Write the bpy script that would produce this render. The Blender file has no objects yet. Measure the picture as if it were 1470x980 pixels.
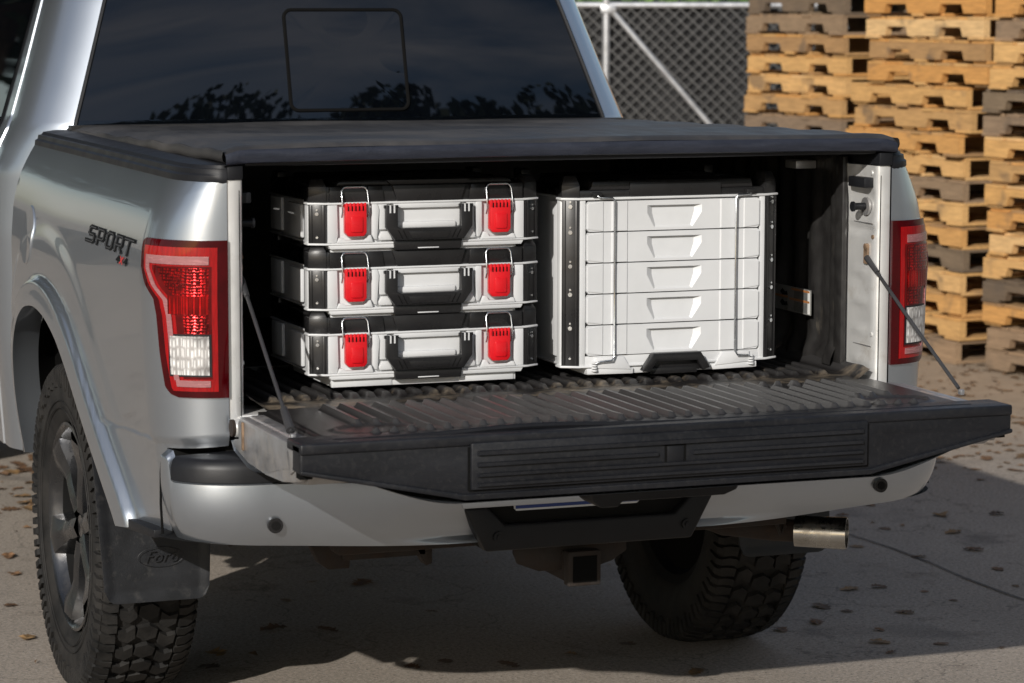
import bpy, bmesh, math, random
import numpy as np
from mathutils import Vector, Matrix
R_ = math.radians
rnd = random.Random(7)
SC = bpy.context.scene
COL = SC.collection
# ------------------------------------------------------------------ camera
cam_d = bpy.data.cameras.new("camera"); cam = bpy.data.objects.new("camera", cam_d); COL.objects.link(cam)
YAW, PIT, ROL = .3603, -.1213, .0015
CAM = Vector((-2.3558, -5.8606, 1.7416))
Fv = Vector((math.sin(YAW)*math.cos(PIT), math.cos(YAW)*math.cos(PIT), math.sin(PIT)))
Rv = Vector((math.cos(YAW), -math.sin(YAW), 0)); Uv = Rv.cross(Fv)
R2 = Rv*math.cos(ROL)+Uv*math.sin(ROL); U2 = -Rv*math.sin(ROL)+Uv*math.cos(ROL)
cam.matrix_world = Matrix(((R2.x, U2.x, -Fv.x, CAM.x), (R2.y, U2.y, -Fv.y, CAM.y), (R2.z, U2.z, -Fv.z, CAM.z), (0, 0, 0, 1)))
cam_d.sensor_width = 36; cam_d.lens = 4052.61/1470*36
cam_d.clip_start = .1; cam_d.clip_end = 2000
cam_d.dof.use_dof = True; cam_d.dof.focus_distance = 6.7; cam_d.dof.aperture_fstop = 6.3
SC.camera = cam
# ------------------------------------------------------------------ sky and sun
SUN = Vector((-1.48, -1.68, 1.0)).normalized()       # towards the sun
EL = math.asin(SUN.z); AZ = math.atan2(SUN.x, SUN.y)
w = bpy.data.worlds.new("World"); SC.world = w; w.use_nodes = True
nt = w.node_tree; nt.nodes.clear()
out = nt.nodes.new('ShaderNodeOutputWorld'); bg = nt.nodes.new('ShaderNodeBackground'); bg.inputs[1].default_value = .082
sky = nt.nodes.new('ShaderNodeTexSky'); sky.sky_type = 'NISHITA'; sky.sun_disc = False
sky.sun_elevation = EL; sky.sun_rotation = AZ % (2*math.pi); sky.dust_density = 1.0; sky.air_density = 1.0
tc = nt.nodes.new('ShaderNodeTexCoord'); mp = nt.nodes.new('ShaderNodeMapping'); mp.inputs['Scale'].default_value = (1.2, 1.2, 6)
nz = nt.nodes.new('ShaderNodeTexNoise'); nz.inputs['Scale'].default_value = 2.2; nz.inputs['Detail'].default_value = 7; nz.inputs['Distortion'].default_value = .6
cr = nt.nodes.new('ShaderNodeValToRGB'); cr.color_ramp.elements[0].position = .44; cr.color_ramp.elements[1].position = .78
cr.color_ramp.elements[1].color = (.55, .55, .55, 1)
mx = nt.nodes.new('ShaderNodeMix'); mx.data_type = 'RGBA'; mx.inputs['B'].default_value = (10.5, 9.6, 9.2, 1)
L = nt.links.new
L(tc.outputs['Generated'], mp.inputs[0]); L(mp.outputs[0], nz.inputs['Vector']); L(nz.outputs[0], cr.inputs[0])
L(cr.outputs[0], mx.inputs['Factor']); L(sky.outputs[0], mx.inputs['A']); L(mx.outputs['Result'], bg.inputs[0]); L(bg.outputs[0], out.inputs[0])
sd = bpy.data.lights.new("sun", 'SUN'); sd.energy = 4.2; sd.angle = R_(.53); sd.color = (1, .955, .89)
so = bpy.data.objects.new("sun", sd); COL.objects.link(so); so.rotation_euler = SUN.to_track_quat('Z', 'Y').to_euler()
SC.view_settings.view_transform = 'Standard'; SC.view_settings.look = 'None'; SC.view_settings.exposure = 0; SC.view_settings.gamma = 1
SC.view_settings.use_curve_mapping = False

# ------------------------------------------------------------------ mesh helper
class MB:
    def __init__(s): s.V = []; s.F = []
    def add(s, vs, fs):
        n = len(s.V); s.V += [tuple(v) for v in vs]; s.F += [tuple(i+n for i in f) for f in fs]; return s
    def box(s, x0, x1, y0, y1, z0, z1):
        return s.add([(x, y, z) for x in (x0, x1) for y in (y0, y1) for z in (z0, z1)],
                     [(0, 1, 3, 2), (4, 6, 7, 5), (0, 4, 5, 1), (2, 3, 7, 6), (0, 2, 6, 4), (1, 5, 7, 3)])
    def prism(s, poly, ax, c0, c1):
        def P(a, b, c): return {'x': (c, a, b), 'y': (a, c, b), 'z': (a, b, c)}[ax]
        n = len(poly)
        return s.add([P(a, b, c0) for a, b in poly]+[P(a, b, c1) for a, b in poly],
                     [tuple(range(n)), tuple(range(2*n-1, n-1, -1))]+[(i, (i+1) % n, n+(i+1) % n, n+i) for i in range(n)])
    def frustum(s, poly, poly2, ax, c0, c1):
        def P(a, b, c): return {'x': (c, a, b), 'y': (a, c, b), 'z': (a, b, c)}[ax]
        n = len(poly)
        return s.add([P(a, b, c0) for a, b in poly]+[P(a, b, c1) for a, b in poly2],
                     [tuple(range(n)), tuple(range(2*n-1, n-1, -1))]+[(i, (i+1) % n, n+(i+1) % n, n+i) for i in range(n)])
    def tube(s, path, r, n=8, closed=False):
        path = [Vector(p) for p in path]; m = len(path); base = len(s.V); up = None
        for i, p in enumerate(path):
            a = path[i-1] if (i or closed) else path[0]; b = path[(i+1) % m] if (i < m-1 or closed) else path[-1]
            t = (b-a).normalized()
            if up is None: up = t.orthogonal().normalized()
            up = (up-t*up.dot(t)).normalized(); q = t.cross(up)
            rr = r[i] if isinstance(r, (list, tuple)) else r
            for k in range(n):
                an = 2*math.pi*k/n; s.V.append(tuple(p+up*math.cos(an)*rr+q*math.sin(an)*rr))
        for i in range(m if closed else m-1):
            for k in range(n):
                j = (i+1) % m
                s.F.append((base+i*n+k, base+i*n+(k+1) % n, base+j*n+(k+1) % n, base+j*n+k))
        if not closed:
            s.F.append(tuple(base+k for k in range(n))[::-1]); s.F.append(tuple(base+(m-1)*n+k for k in range(n)))
        return s
    def cyl(s, a, b, r, n=20, r1=None): return s.tube([a, b], [r, r if r1 is None else r1], n)
    def grid(s, nu, nv, f, flip=False):
        base = len(s.V)
        for i in range(nu+1):
            for j in range(nv+1): s.V.append(tuple(f(i/nu, j/nv)))
        for i in range(nu):
            for j in range(nv):
                a = base+i*(nv+1)+j; q = (a, a+1, a+nv+2, a+nv+1); s.F.append(q[::-1] if flip else q)
        return s
    def lathe(s, prof, c, n=64, ax='x'):      # prof [(axial, radius)] around an axis through c
        base = len(s.V); m = len(prof)
        for k in range(n):
            an = 2*math.pi*k/n; ca, sa = math.cos(an), math.sin(an)
            for a, r in prof:
                s.V.append({'x': (c[0]+a, c[1]+r*ca, c[2]+r*sa), 'y': (c[0]+r*ca, c[1]+a, c[2]+r*sa), 'z': (c[0]+r*ca, c[1]+r*sa, c[2]+a)}[ax])
        for k in range(n):
            for i in range(m-1):
                a = base+k*m+i; b = base+((k+1) % n)*m+i; s.F.append((a, a+1, b+1, b))
        return s
    def xf(s, M): s.V = [tuple(M @ Vector(v)) for v in s.V]; return s
    def mir(s): s.V = [(-x, y, z) for x, y, z in s.V]; s.F = [f[::-1] for f in s.F]; return s

def build(name, mb, mat, parent=None, bevel=0, seg=2, ang=35, recalc=True, kind=None, label=None, loc=None):
    me = bpy.data.meshes.new(name); me.from_pydata(mb.V, [], mb.F)
    if recalc or bevel:
        bm = bmesh.new(); bm.from_mesh(me)
        if recalc: bmesh.ops.recalc_face_normals(bm, faces=bm.faces)
        if bevel:
            es = [e for e in bm.edges if len(e.link_faces) == 2 and e.calc_face_angle(0) > R_(28)]
            bmesh.ops.bevel(bm, geom=es, offset=bevel, segments=seg, profile=.5, affect='EDGES', clamp_overlap=True)
        bm.to_mesh(me); bm.free()
    smooth(me, ang)
    me.materials.append(mat)
    o = bpy.data.objects.new(name, me); COL.objects.link(o)
    if parent is not None: o.parent = parent
    if kind: o['kind'] = kind
    if label: o['label'] = label
    if loc: o.location = loc
    return o
def smooth(me, ang):
    bm = bmesh.new(); bm.from_mesh(me)
    for f in bm.faces: f.smooth = True
    for e in bm.edges:
        if len(e.link_faces) == 2 and e.calc_face_angle(0) > R_(ang): e.smooth = False
    bm.to_mesh(me); bm.free()
def thing(name, label, cat, loc=(0, 0, 0), group=None, rz=0):
    o = bpy.data.objects.new(name, None); COL.objects.link(o); o.location = loc; o.rotation_euler = (0, 0, rz); o.empty_display_size = .1
    return tag(o, label, cat, group)
def tag(o, label=None, cat=None, group=None, kind=None):
    if label: o['label'] = label
    if cat: o['category'] = cat
    if group: o['group'] = group
    if kind: o['kind'] = kind
    return o
def copy_tree(o, parent=None):
    c = o.copy(); COL.objects.link(c)
    if parent is not None: c.parent = parent
    for ch in list(o.children): copy_tree(ch, c)
    return c
def sm(a, b, x):
    t = min(1, max(0, (x-a)/(b-a))); return t*t*(3-2*t)

# ------------------------------------------------------------------ materials
MATS = {}
def new_mat(name):
    m = bpy.data.materials.new(name); m.use_nodes = True; n = m.node_tree.nodes; n.clear()
    o = n.new('ShaderNodeOutputMaterial'); b = n.new('ShaderNodeBsdfPrincipled'); m.node_tree.links.new(b.outputs[0], o.inputs[0])
    return m, m.node_tree, b
def node(t, typ, **kw):
    n = t.nodes.new(typ)
    for k, v in kw.items():
        if k.startswith('i_'): n.inputs[k[2:].replace('_', ' ')].default_value = v
        else: setattr(n, k, v)
    return n
def noise(t, scale, detail=4, vec=None, rough=.55, mapscale=None):
    c = node(t, 'ShaderNodeTexCoord'); n = node(t, 'ShaderNodeTexNoise', i_Scale=scale, i_Detail=detail, i_Roughness=rough)
    src = c.outputs['Object']
    if mapscale:
        mp = node(t, 'ShaderNodeMapping'); mp.inputs['Scale'].default_value = mapscale; t.links.new(src, mp.inputs[0]); src = mp.outputs[0]
    t.links.new(src, n.inputs['Vector']); return n
def ramp(t, src, stops):
    r = node(t, 'ShaderNodeValToRGB'); e = r.color_ramp.elements
    while len(e) < len(stops): e.new(.5)
    for k, (p, c) in enumerate(stops):
        e[k].position = p; e[k].color = tuple(c)+(1,) if not isinstance(c, (int, float)) else (c, c, c, 1)
    t.links.new(src, r.inputs[0]); return r
def mix(t, fac, a, b):
    m = node(t, 'ShaderNodeMix', data_type='RGBA')
    for s, v in (('Factor', fac), ('A', a), ('B', b)):
        if hasattr(v, 'links'): t.links.new(v, m.inputs[s])
        else: m.inputs[s].default_value = v if isinstance(v, (int, float)) else tuple(v)+(1,)
    return m.outputs['Result']
def pbr(name, col, rough=.5, metal=0, coat=0, var=.12, vscale=6, bump=0, bscale=120, dirt=None, dscale=5, dlo=.5, dhi=.75, rvar=.08, mapscale=None, spec=.5, coatr=.04):
    m, t, b = new_mat(name)
    n = noise(t, vscale, 6, mapscale=mapscale)
    c = ramp(t, n.outputs[0], [(.3, [x*(1-var) for x in col]), (.7, [min(1, x*(1+var)) for x in col])]).outputs[0]
    rr = ramp(t, n.outputs[0], [(.3, max(0, rough-rvar)), (.7, rough+rvar)]).outputs[0]
    if dirt:
        n2 = noise(t, dscale, 9, rough=.65); f = ramp(t, n2.outputs[0], [(dlo, 0.0), (dhi, 1.0)])
        c = mix(t, f.outputs[0], c, dirt); rr = mix(t, f.outputs[0], rr, (.8, .8, .8))
    t.links.new(c, b.inputs['Base Color']); t.links.new(rr, b.inputs['Roughness'])
    b.inputs['Metallic'].default_value = metal; b.inputs['Coat Weight'].default_value = coat; b.inputs['Coat Roughness'].default_value = coatr
    b.inputs['Specular IOR Level'].default_value = spec
    if bump:
        n3 = noise(t, bscale, 3); bp = node(t, 'ShaderNodeBump', i_Strength=bump, i_Distance=.002)
        t.links.new(n3.outputs[0], bp.inputs['Height']); t.links.new(bp.outputs[0], b.inputs['Normal'])
    MATS[name] = m; return m
TAN = (.30, .24, .17)
silver = pbr('silver_paint', (.45, .49, .54), .32, .9, 1, var=.01, vscale=3, rvar=.02, coatr=.03)
jamb = pbr('silver_jamb_metal', (.72, .72, .71), .34, .5, .25, var=.06, vscale=12, dirt=(.32, .27, .2), dscale=14, dlo=.55, dhi=.95, bump=.08, bscale=40)
gatemetal = pbr('dusty_gate_metal', (.40, .40, .41), .38, .75, .2, var=.12, vscale=18, dirt=(.36, .33, .29), dscale=22, dlo=.45, dhi=.8, bump=.2, bscale=60)
blackp = pbr('black_textured_plastic', (.009, .0095, .0115), .46, var=.2, vscale=9, bump=.08, bscale=500, dirt=(.05, .046, .043), dscale=8, dlo=.62, dhi=1.2, spec=.3)
dkp = pbr('gate_trim_plastic', (.0085, .0093, .012), .42, var=.25, vscale=5, bump=.08, bscale=420, dirt=(.022, .021, .021), dscale=90, dlo=.5, dhi=1.1, spec=.4, mapscale=(1, 4, 4))
vinyl = pbr('black_vinyl_cover', (.026, .025, .025), .5, var=.25, vscale=4, bump=.25, bscale=240, dirt=(.10, .092, .085), dscale=3, dlo=.44, dhi=.95, mapscale=(6, .7, 6))
boxblk = pbr('toolbox_black_plastic', (.014, .0138, .0145), .3, var=.15, vscale=12, bump=.03, bscale=600, spec=.4)
boxwht = pbr('toolbox_white_plastic', (.585, .595, .605), .42, var=.035, vscale=14, bump=.06, bscale=500, rvar=.03)
redp = pbr('red_plastic', (.60, .008, .014), .3, var=.06, vscale=20)
zinc = pbr('zinc_plated_steel', (.62, .64, .66), .22, 1, var=.06, vscale=30)
rubber = pbr('tyre_rubber', (.008, .0078, .0076), .72, var=.35, vscale=22, bump=.4, bscale=160, dirt=(.036, .033, .030), dscale=9, dlo=.42, dhi=.85, spec=.3)
rimm = pbr('grey_alloy', (.085, .087, .092), .26, .9, .3, var=.1, vscale=10, dirt=(.1, .09, .08), dscale=15, dlo=.5, dhi=.9)
flapm = pbr('mud_flap_rubber', (.008, .009, .0115), .5, var=.3, vscale=14, bump=.2, bscale=300, dirt=(.04, .038, .036), dscale=34, dlo=.55, dhi=.9)
rust = pbr('rusty_steel', (.028, .018, .013), .8, .3, var=.5, vscale=25, bump=.5, bscale=90, dirt=(.03, .025, .022), dscale=12, dlo=.4, dhi=.6)
blackm = pbr('underbody_black', (.005, .005, .005), .75, var=.3, vscale=10, bump=.2, spec=.2)
cavity = pbr('dark_cavity', (.006, .006, .006), .9, var=.1, spec=.05)
steel = pbr('polished_exhaust', (.5, .49, .46), .25, 1, var=.12, vscale=20, dirt=(.16, .11, .07), dscale=12, dlo=.5, dhi=.9)
glassd = pbr('tinted_glass', (.0012, .0018, .003), .012, var=.05, rvar=.0, spec=.95)
cablem = pbr('cable_sleeve', (.03, .03, .032), .55, var=.2)
corrode = pbr('corroded_bolt', (.25, .17, .11), .7, .5, var=.4, vscale=60, bump=.5, bscale=200)
decalb = pbr('decal_black', (.008, .009, .010), .6, var=.05, spec=.1)
decalg = pbr('decal_grey', (.06, .062, .066), .6, var=.05, spec=.1)
decalr = pbr('decal_red', (.5, .02, .02), .35, var=.05)
blueplate = pbr('blue_plate', (.008, .03, .16), .4, var=.05)
whitem = pbr('white_print', (.75, .75, .73), .5, var=.03)
orangem = pbr('orange_print', (.38, .15, .05), .5, var=.03)
chrome = pbr('galvanised_steel', (.55, .56, .58), .4, .7, var=.1, vscale=14)
meshw = pbr('chain_link_wire', (.12, .12, .12), .5, .5, var=.2, vscale=30)
screenm = pbr('dark_screen_cloth', (.012, .012, .013), .85, var=.3, vscale=8)

def paint_flakes():
    m = MATS['silver_paint']; t = m.node_tree; b = [n for n in t.nodes if n.type == 'BSDF_PRINCIPLED'][0]
    n = noise(t, 1100, 2); bp = node(t, 'ShaderNodeBump', i_Strength=.10, i_Distance=.0004)
    t.links.new(n.outputs[0], bp.inputs['Height']); t.links.new(bp.outputs[0], b.inputs['Normal'])
paint_flakes()

def red_lens(name, col, sx, sz, strength=.9, dark=.35, metal=.8):
    m, t, b = new_mat(name)
    c = node(t, 'ShaderNodeTexCoord'); mp = node(t, 'ShaderNodeMapping'); mp.inputs['Scale'].default_value = (sx, sx, sz)
    v = node(t, 'ShaderNodeTexVoronoi', i_Scale=1.0, i_Randomness=.3, distance='CHEBYCHEV')
    t.links.new(c.outputs['Object'], mp.inputs[0]); t.links.new(mp.outputs[0], v.inputs['Vector'])
    n = noise(t, 14, 3)
    r = ramp(t, v.outputs['Distance'], [(.1, [min(1, x*1.6) for x in col]), (.48, [x*dark for x in col])])
    r2 = ramp(t, n.outputs[0], [(.4, .35), (.65, 1.0)])
    mul = node(t, 'ShaderNodeMix', data_type='RGBA', blend_type='MULTIPLY'); mul.inputs['Factor'].default_value = .8
    t.links.new(r.outputs[0], mul.inputs['A']); t.links.new(r2.outputs[0], mul.inputs['B'])
    t.links.new(mul.outputs['Result'], b.inputs['Base Color'])
    b.inputs['Roughness'].default_value = .24; b.inputs['Coat Weight'].default_value = .4; b.inputs['Coat Roughness'].default_value = .02; b.inputs['Metallic'].default_value = metal
    bp = node(t, 'ShaderNodeBump', i_Strength=strength, i_Distance=.003); t.links.new(v.outputs['Distance'], bp.inputs['Height']); t.links.new(bp.outputs[0], b.inputs['Normal'])
    return m
lens_body = pbr('red_lens_body', (.045, .0003, .0015), .08, 0, .4, var=.3, vscale=18, rvar=.02, spec=.2)
lens_inner = pbr('red_lens_inner', (.27, .0008, .002), .12, 0, .5, var=.25, vscale=30, rvar=.02, mapscale=(8, 8, 1))
bowlm = pbr('lamp_bowl_red', (.09, .0006, .001), .1, 0, .6, var=.5, vscale=25, spec=.2)
lens_tex = red_lens('red_lens_textured', (.75, .004, .006), 150, 150, .7, .2)
lens_rib = red_lens('red_lens_ribbed', (.80, .006, .007), 160, 14)
lens_clr = red_lens('clear_lens_ribbed', (.66, .63, .61), 150, 45, .5, .6, 0)
lens_bar = pbr('pink_reflector', (.36, .15, .155), .25, .2, 1.0, var=.12, vscale=40, mapscale=(1, 1, 4))

def liner_mat(name, dusty):
    m, t, b = new_mat(name)
    n = noise(t, 18, 8, rough=.7); n2 = noise(t, 5, 5)
    c = ramp(t, n.outputs[0], [(.35, (.020, .019, .019)), (.8, (.030, .0295, .030))]).outputs[0]
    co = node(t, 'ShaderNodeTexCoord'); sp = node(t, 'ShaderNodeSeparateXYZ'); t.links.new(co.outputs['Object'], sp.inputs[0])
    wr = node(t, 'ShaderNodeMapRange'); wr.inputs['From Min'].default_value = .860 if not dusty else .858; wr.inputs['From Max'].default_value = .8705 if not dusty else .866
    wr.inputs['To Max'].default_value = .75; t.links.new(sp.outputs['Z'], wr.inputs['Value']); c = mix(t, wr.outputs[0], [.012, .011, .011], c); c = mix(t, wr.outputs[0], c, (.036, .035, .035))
    mr = node(t, 'ShaderNodeMapRange'); mr.inputs['From Min'].default_value = .30; mr.inputs['From Max'].default_value = .02
    mr.inputs['To Min'].default_value = -.12; mr.inputs['To Max'].default_value = .14 if dusty else -.05
    t.links.new(sp.outputs['Y'], mr.inputs['Value'])
    n3 = noise(t, 9, 9, rough=.75, mapscale=(1, 1.6, 1)); ad = node(t, 'ShaderNodeMath', operation='ADD'); t.links.new(n3.outputs[0], ad.inputs[0])
    if dusty: t.links.new(mr.outputs[0], ad.inputs[1])
    else: ad.inputs[1].default_value = -.06
    f = ramp(t, ad.outputs[0], [(.58, 0.0), (.80, .65 if dusty else .15)])
    c = mix(t, f.outputs[0], c, TAN)
    t.links.new(c, b.inputs['Base Color']); b.inputs['Roughness'].default_value = .38; b.inputs['Specular IOR Level'].default_value = .5
    n4 = noise(t, 420, 3); bp = node(t, 'ShaderNodeBump', i_Strength=.18, i_Distance=.001); t.links.new(n4.outputs[0], bp.inputs['Height']); t.links.new(bp.outputs[0], b.inputs['Normal'])
    return m
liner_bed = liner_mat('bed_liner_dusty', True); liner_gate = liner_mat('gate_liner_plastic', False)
def wall_mat():
    m, t, b = new_mat('bed_wall_liner')
    n = noise(t, 30, 5); c = ramp(t, n.outputs[0], [(.3, (.014, .013, .013)), (.75, (.032, .031, .030))]).outputs[0]
    n3 = noise(t, 13, 10, rough=.8, mapscale=(1, 1, .22)); f = ramp(t, n3.outputs[0], [(.6, 0.0), (.72, .55)])
    co = node(t, 'ShaderNodeTexCoord'); sp = node(t, 'ShaderNodeSeparateXYZ'); t.links.new(co.outputs['Object'], sp.inputs[0])
    mr = node(t, 'ShaderNodeMapRange'); mr.inputs['From Min'].default_value = 1.22; mr.inputs['From Max'].default_value = .88; t.links.new(sp.outputs['Z'], mr.inputs['Value'])
    mu = node(t, 'ShaderNodeMath', operation='MULTIPLY'); t.links.new(f.outputs[0], mu.inputs[0]); t.links.new(mr.outputs[0], mu.inputs[1])
    c = mix(t, mu.outputs[0], c, (.34, .29, .22)); t.links.new(c, b.inputs['Base Color']); b.inputs['Roughness'].default_value = .42
    bp = node(t, 'ShaderNodeBump', i_Strength=.3, i_Distance=.003); n5 = noise(t, 60, 6, mapscale=(1, 1, .4)); t.links.new(n5.outputs[0], bp.inputs['Height']); t.links.new(bp.outputs[0], b.inputs['Normal'])
    return m
liner_wall = wall_mat()

def wood(name, a, b_, c_):
    m, t, b = new_mat(name)
    oi = node(t, 'ShaderNodeObjectInfo'); n = noise(t, 9, 7, rough=.7, mapscale=(1.2, 9, 9))
    ml = node(t, 'ShaderNodeMath', operation='MULTIPLY'); ml.inputs[1].default_value = 57.; t.links.new(oi.outputs['Random'], ml.inputs[0])
    n.noise_dimensions = '4D'; t.links.new(ml.outputs[0], n.inputs['W'])
    r = ramp(t, oi.outputs['Random'], [(0, a), (.5, b_), (1, c_)]).outputs[0]
    g = ramp(t, n.outputs[0], [(.3, (.62, .6, .58)), (.65, (1.08, 1.05, 1.0))]).outputs[0]
    mul = node(t, 'ShaderNodeMix', data_type='RGBA', blend_type='MULTIPLY'); mul.inputs['Factor'].default_value = 1
    t.links.new(r, mul.inputs['A']); t.links.new(g, mul.inputs['B'])
    n2 = noise(t, 4, 3); n2.noise_dimensions = '4D'; t.links.new(ml.outputs[0], n2.inputs['W']); f = ramp(t, n2.outputs[0], [(.60, 0.0), (.68, .65)]); c = mix(t, f.outputs[0], mul.outputs['Result'], (.10, .075, .055))
    t.links.new(c, b.inputs['Base Color']); b.inputs['Roughness'].default_value = .8
    bp = node(t, 'ShaderNodeBump', i_Strength=.5, i_Distance=.004); t.links.new(n.outputs[0], bp.inputs['Height']); t.links.new(bp.outputs[0], b.inputs['Normal'])
    return m
wood_tan = wood('pallet_wood_tan', (.58, .29, .085), (.60, .36, .14), (.36, .215, .10))
wood_pale = wood('pallet_wood_pale', (.66, .41, .17), (.60, .34, .12), (.70, .47, .23))
wood_grey = wood('pallet_wood_grey', (.27, .19, .12), (.34, .23, .14), (.22, .16, .11))
wood_dark = wood('pallet_wood_dark', (.13, .095, .065), (.17, .125, .085), (.21, .155, .10))

def ground_mat():
    m, t, b = new_mat('weathered_concrete')
    n1 = noise(t, .8, 8, rough=.65); n2 = noise(t, 90, 8, rough=.85); n3 = noise(t, 3.2, 9, rough=.7)
    c = ramp(t, n1.outputs[0], [(.3, (.265, .228, .190)), (.7, (.38, .325, .27))]).outputs[0]
    g = ramp(t, n2.outputs[0], [(.34, (.35, .35, .35)), (.5, (.95, .95, .95)), (.62, (1.5, 1.47, 1.42))]).outputs[0]
    mul = node(t, 'ShaderNodeMix', data_type='RGBA', blend_type='MULTIPLY'); mul.inputs['Factor'].default_value = .85
    t.links.new(c, mul.inputs['A']); t.links.new(g, mul.inputs['B'])
    f = ramp(t, n3.outputs[0], [(.56, 0.0), (.68, .6)]); c = mix(t, f.outputs[0], mul.outputs['Result'], (.10, .078, .06))
    n7 = noise(t, 1.6, 4, rough=.5); f7 = ramp(t, n7.outputs[0], [(.60, 0.0), (.66, .45)]); c = mix(t, f7.outputs[0], c, (.13, .115, .10))
    n8 = noise(t, 120, 2); f8 = ramp(t, n8.outputs[0], [(.60, 0.0), (.68, .55)]); c = mix(t, f8.outputs[0], c, (.5, .47, .43))
    n9 = noise(t, 85, 3); f9 = ramp(t, n9.outputs[0], [(.60, 0.0), (.68, .75)]); c = mix(t, f9.outputs[0], c, (.06, .052, .045))
    co = node(t, 'ShaderNodeTexCoord'); v = node(t, 'ShaderNodeTexVoronoi', i_Scale=1.1, feature='DISTANCE_TO_EDGE')
    n6 = noise(t, 2.5, 6); ad = node(t, 'ShaderNodeVectorMath', operation='ADD'); sc = node(t, 'ShaderNodeVectorMath', operation='SCALE'); sc.inputs['Scale'].default_value = .7
    t.links.new(n6.outputs['Color'], sc.inputs[0]); t.links.new(co.outputs['Object'], ad.inputs[0]); t.links.new(sc.outputs[0], ad.inputs[1]); t.links.new(ad.outputs[0], v.inputs['Vector'])
    ck = ramp(t, v.outputs['Distance'], [(0, .6), (.006, 0.0)]); c = mix(t, ck.outputs[0], c, (.06, .05, .04))
    sp = node(t, 'ShaderNodeSeparateXYZ'); t.links.new(co.outputs['Object'], sp.inputs[0])
    mr = node(t, 'ShaderNodeMapRange'); mr.inputs['From Min'].default_value = 3.2; mr.inputs['From Max'].default_value = 4.6; t.links.new(sp.outputs['Y'], mr.inputs['Value'])
    mr2 = node(t, 'ShaderNodeMapRange'); mr2.inputs['From Min'].default_value = 1.2; mr2.inputs['From Max'].default_value = 2.6; t.links.new(sp.outputs['X'], mr2.inputs['Value'])
    mm = node(t, 'ShaderNodeMath', operation='MULTIPLY'); t.links.new(mr.outputs[0], mm.inputs[0]); t.links.new(mr2.outputs[0], mm.inputs[1])
    mm2 = node(t, 'ShaderNodeMath', operation='MULTIPLY'); t.links.new(mm.outputs[0], mm2.inputs[0]); mm2.inputs[1].default_value = .75
    dn = noise(t, 7, 8, rough=.75); dirt = ramp(t, dn.outputs[0], [(.3, (.24, .17, .105)), (.7, (.40, .30, .20))]).outputs[0]
    c = mix(t, mm2.outputs[0], c, dirt)
    t.links.new(c, b.inputs['Base Color']); b.inputs['Roughness'].default_value = .88
    bp = node(t, 'ShaderNodeBump', i_Strength=.55, i_Distance=.004); t.links.new(n2.outputs[0], bp.inputs['Height']); t.links.new(bp.outputs[0], b.inputs['Normal'])
    return m
groundm = ground_mat()
def leaf_mat(name, cols):
    m, t, b = new_mat(name); oi = node(t, 'ShaderNodeObjectInfo'); n = noise(t, 40, 3)
    r = ramp(t, oi.outputs['Random'], [(i/(len(cols)-1), c) for i, c in enumerate(cols)]).outputs[0]
    g = ramp(t, n.outputs[0], [(.3, (.6, .6, .6)), (.7, (1.15, 1.1, 1.0))]).outputs[0]
    mul = node(t, 'ShaderNodeMix', data_type='RGBA', blend_type='MULTIPLY'); mul.inputs['Factor'].default_value = 1
    t.links.new(r, mul.inputs['A']); t.links.new(g, mul.inputs['B']); t.links.new(mul.outputs['Result'], b.inputs['Base Color']); b.inputs['Roughness'].default_value = .7
    return m
leafm = leaf_mat('dry_leaf', [(.10, .055, .03), (.18, .10, .05), (.13, .08, .05), (.26, .16, .07), (.07, .045, .03)])
foliage = pbr('tree_foliage', (.040, .052, .022), .6, var=.5, vscale=3)
hedgem = pbr('hedge_foliage', (.10, .17, .03), .5, var=.6, vscale=9)
bark = pbr('bark', (.08, .06, .045), .9, var=.3, vscale=12, bump=.6, bscale=30)

# ------------------------------------------------------------------ ground
g = MB(); N = 60
for_ = [-400, -150, -60, -30, -15, -8, -4, -2, 0, 2, 4, 8, 15, 30, 60, 150, 400]
g.V = [(x, y, 0) for x in for_ for y in for_]; n_ = len(for_)
g.F = [(i*n_+j, (i+1)*n_+j, (i+1)*n_+j+1, i*n_+j+1) for i in range(n_-1) for j in range(n_-1)]
build('ground', g, groundm, kind='structure', recalc=False)
jm = pbr('joint_filler', (.10, .088, .075), .9, var=.4, vscale=30)
jo = MB()
pts = [(1.885+.012*math.sin(i*1.7)+.004*rnd.random(), -3+i*.25) for i in range(60)]
for i in range(59):
    (x0, y0), (x1, y1) = pts[i], pts[i+1]; wd = .0035+.003*rnd.random()
    jo.add([(x0-wd, y0, .004), (x0+wd, y0, .004), (x1+wd, y1, .004), (x1-wd, y1, .004)], [(0, 1, 2, 3)])
build('expansion_joint', jo, jm, kind='structure', recalc=False)

# ================================================================== PICKUP TRUCK
T = thing('pickup_truck', 'silver pickup truck with its tailgate down and a black roll-up cover over the bed', 'pickup truck')
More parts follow.
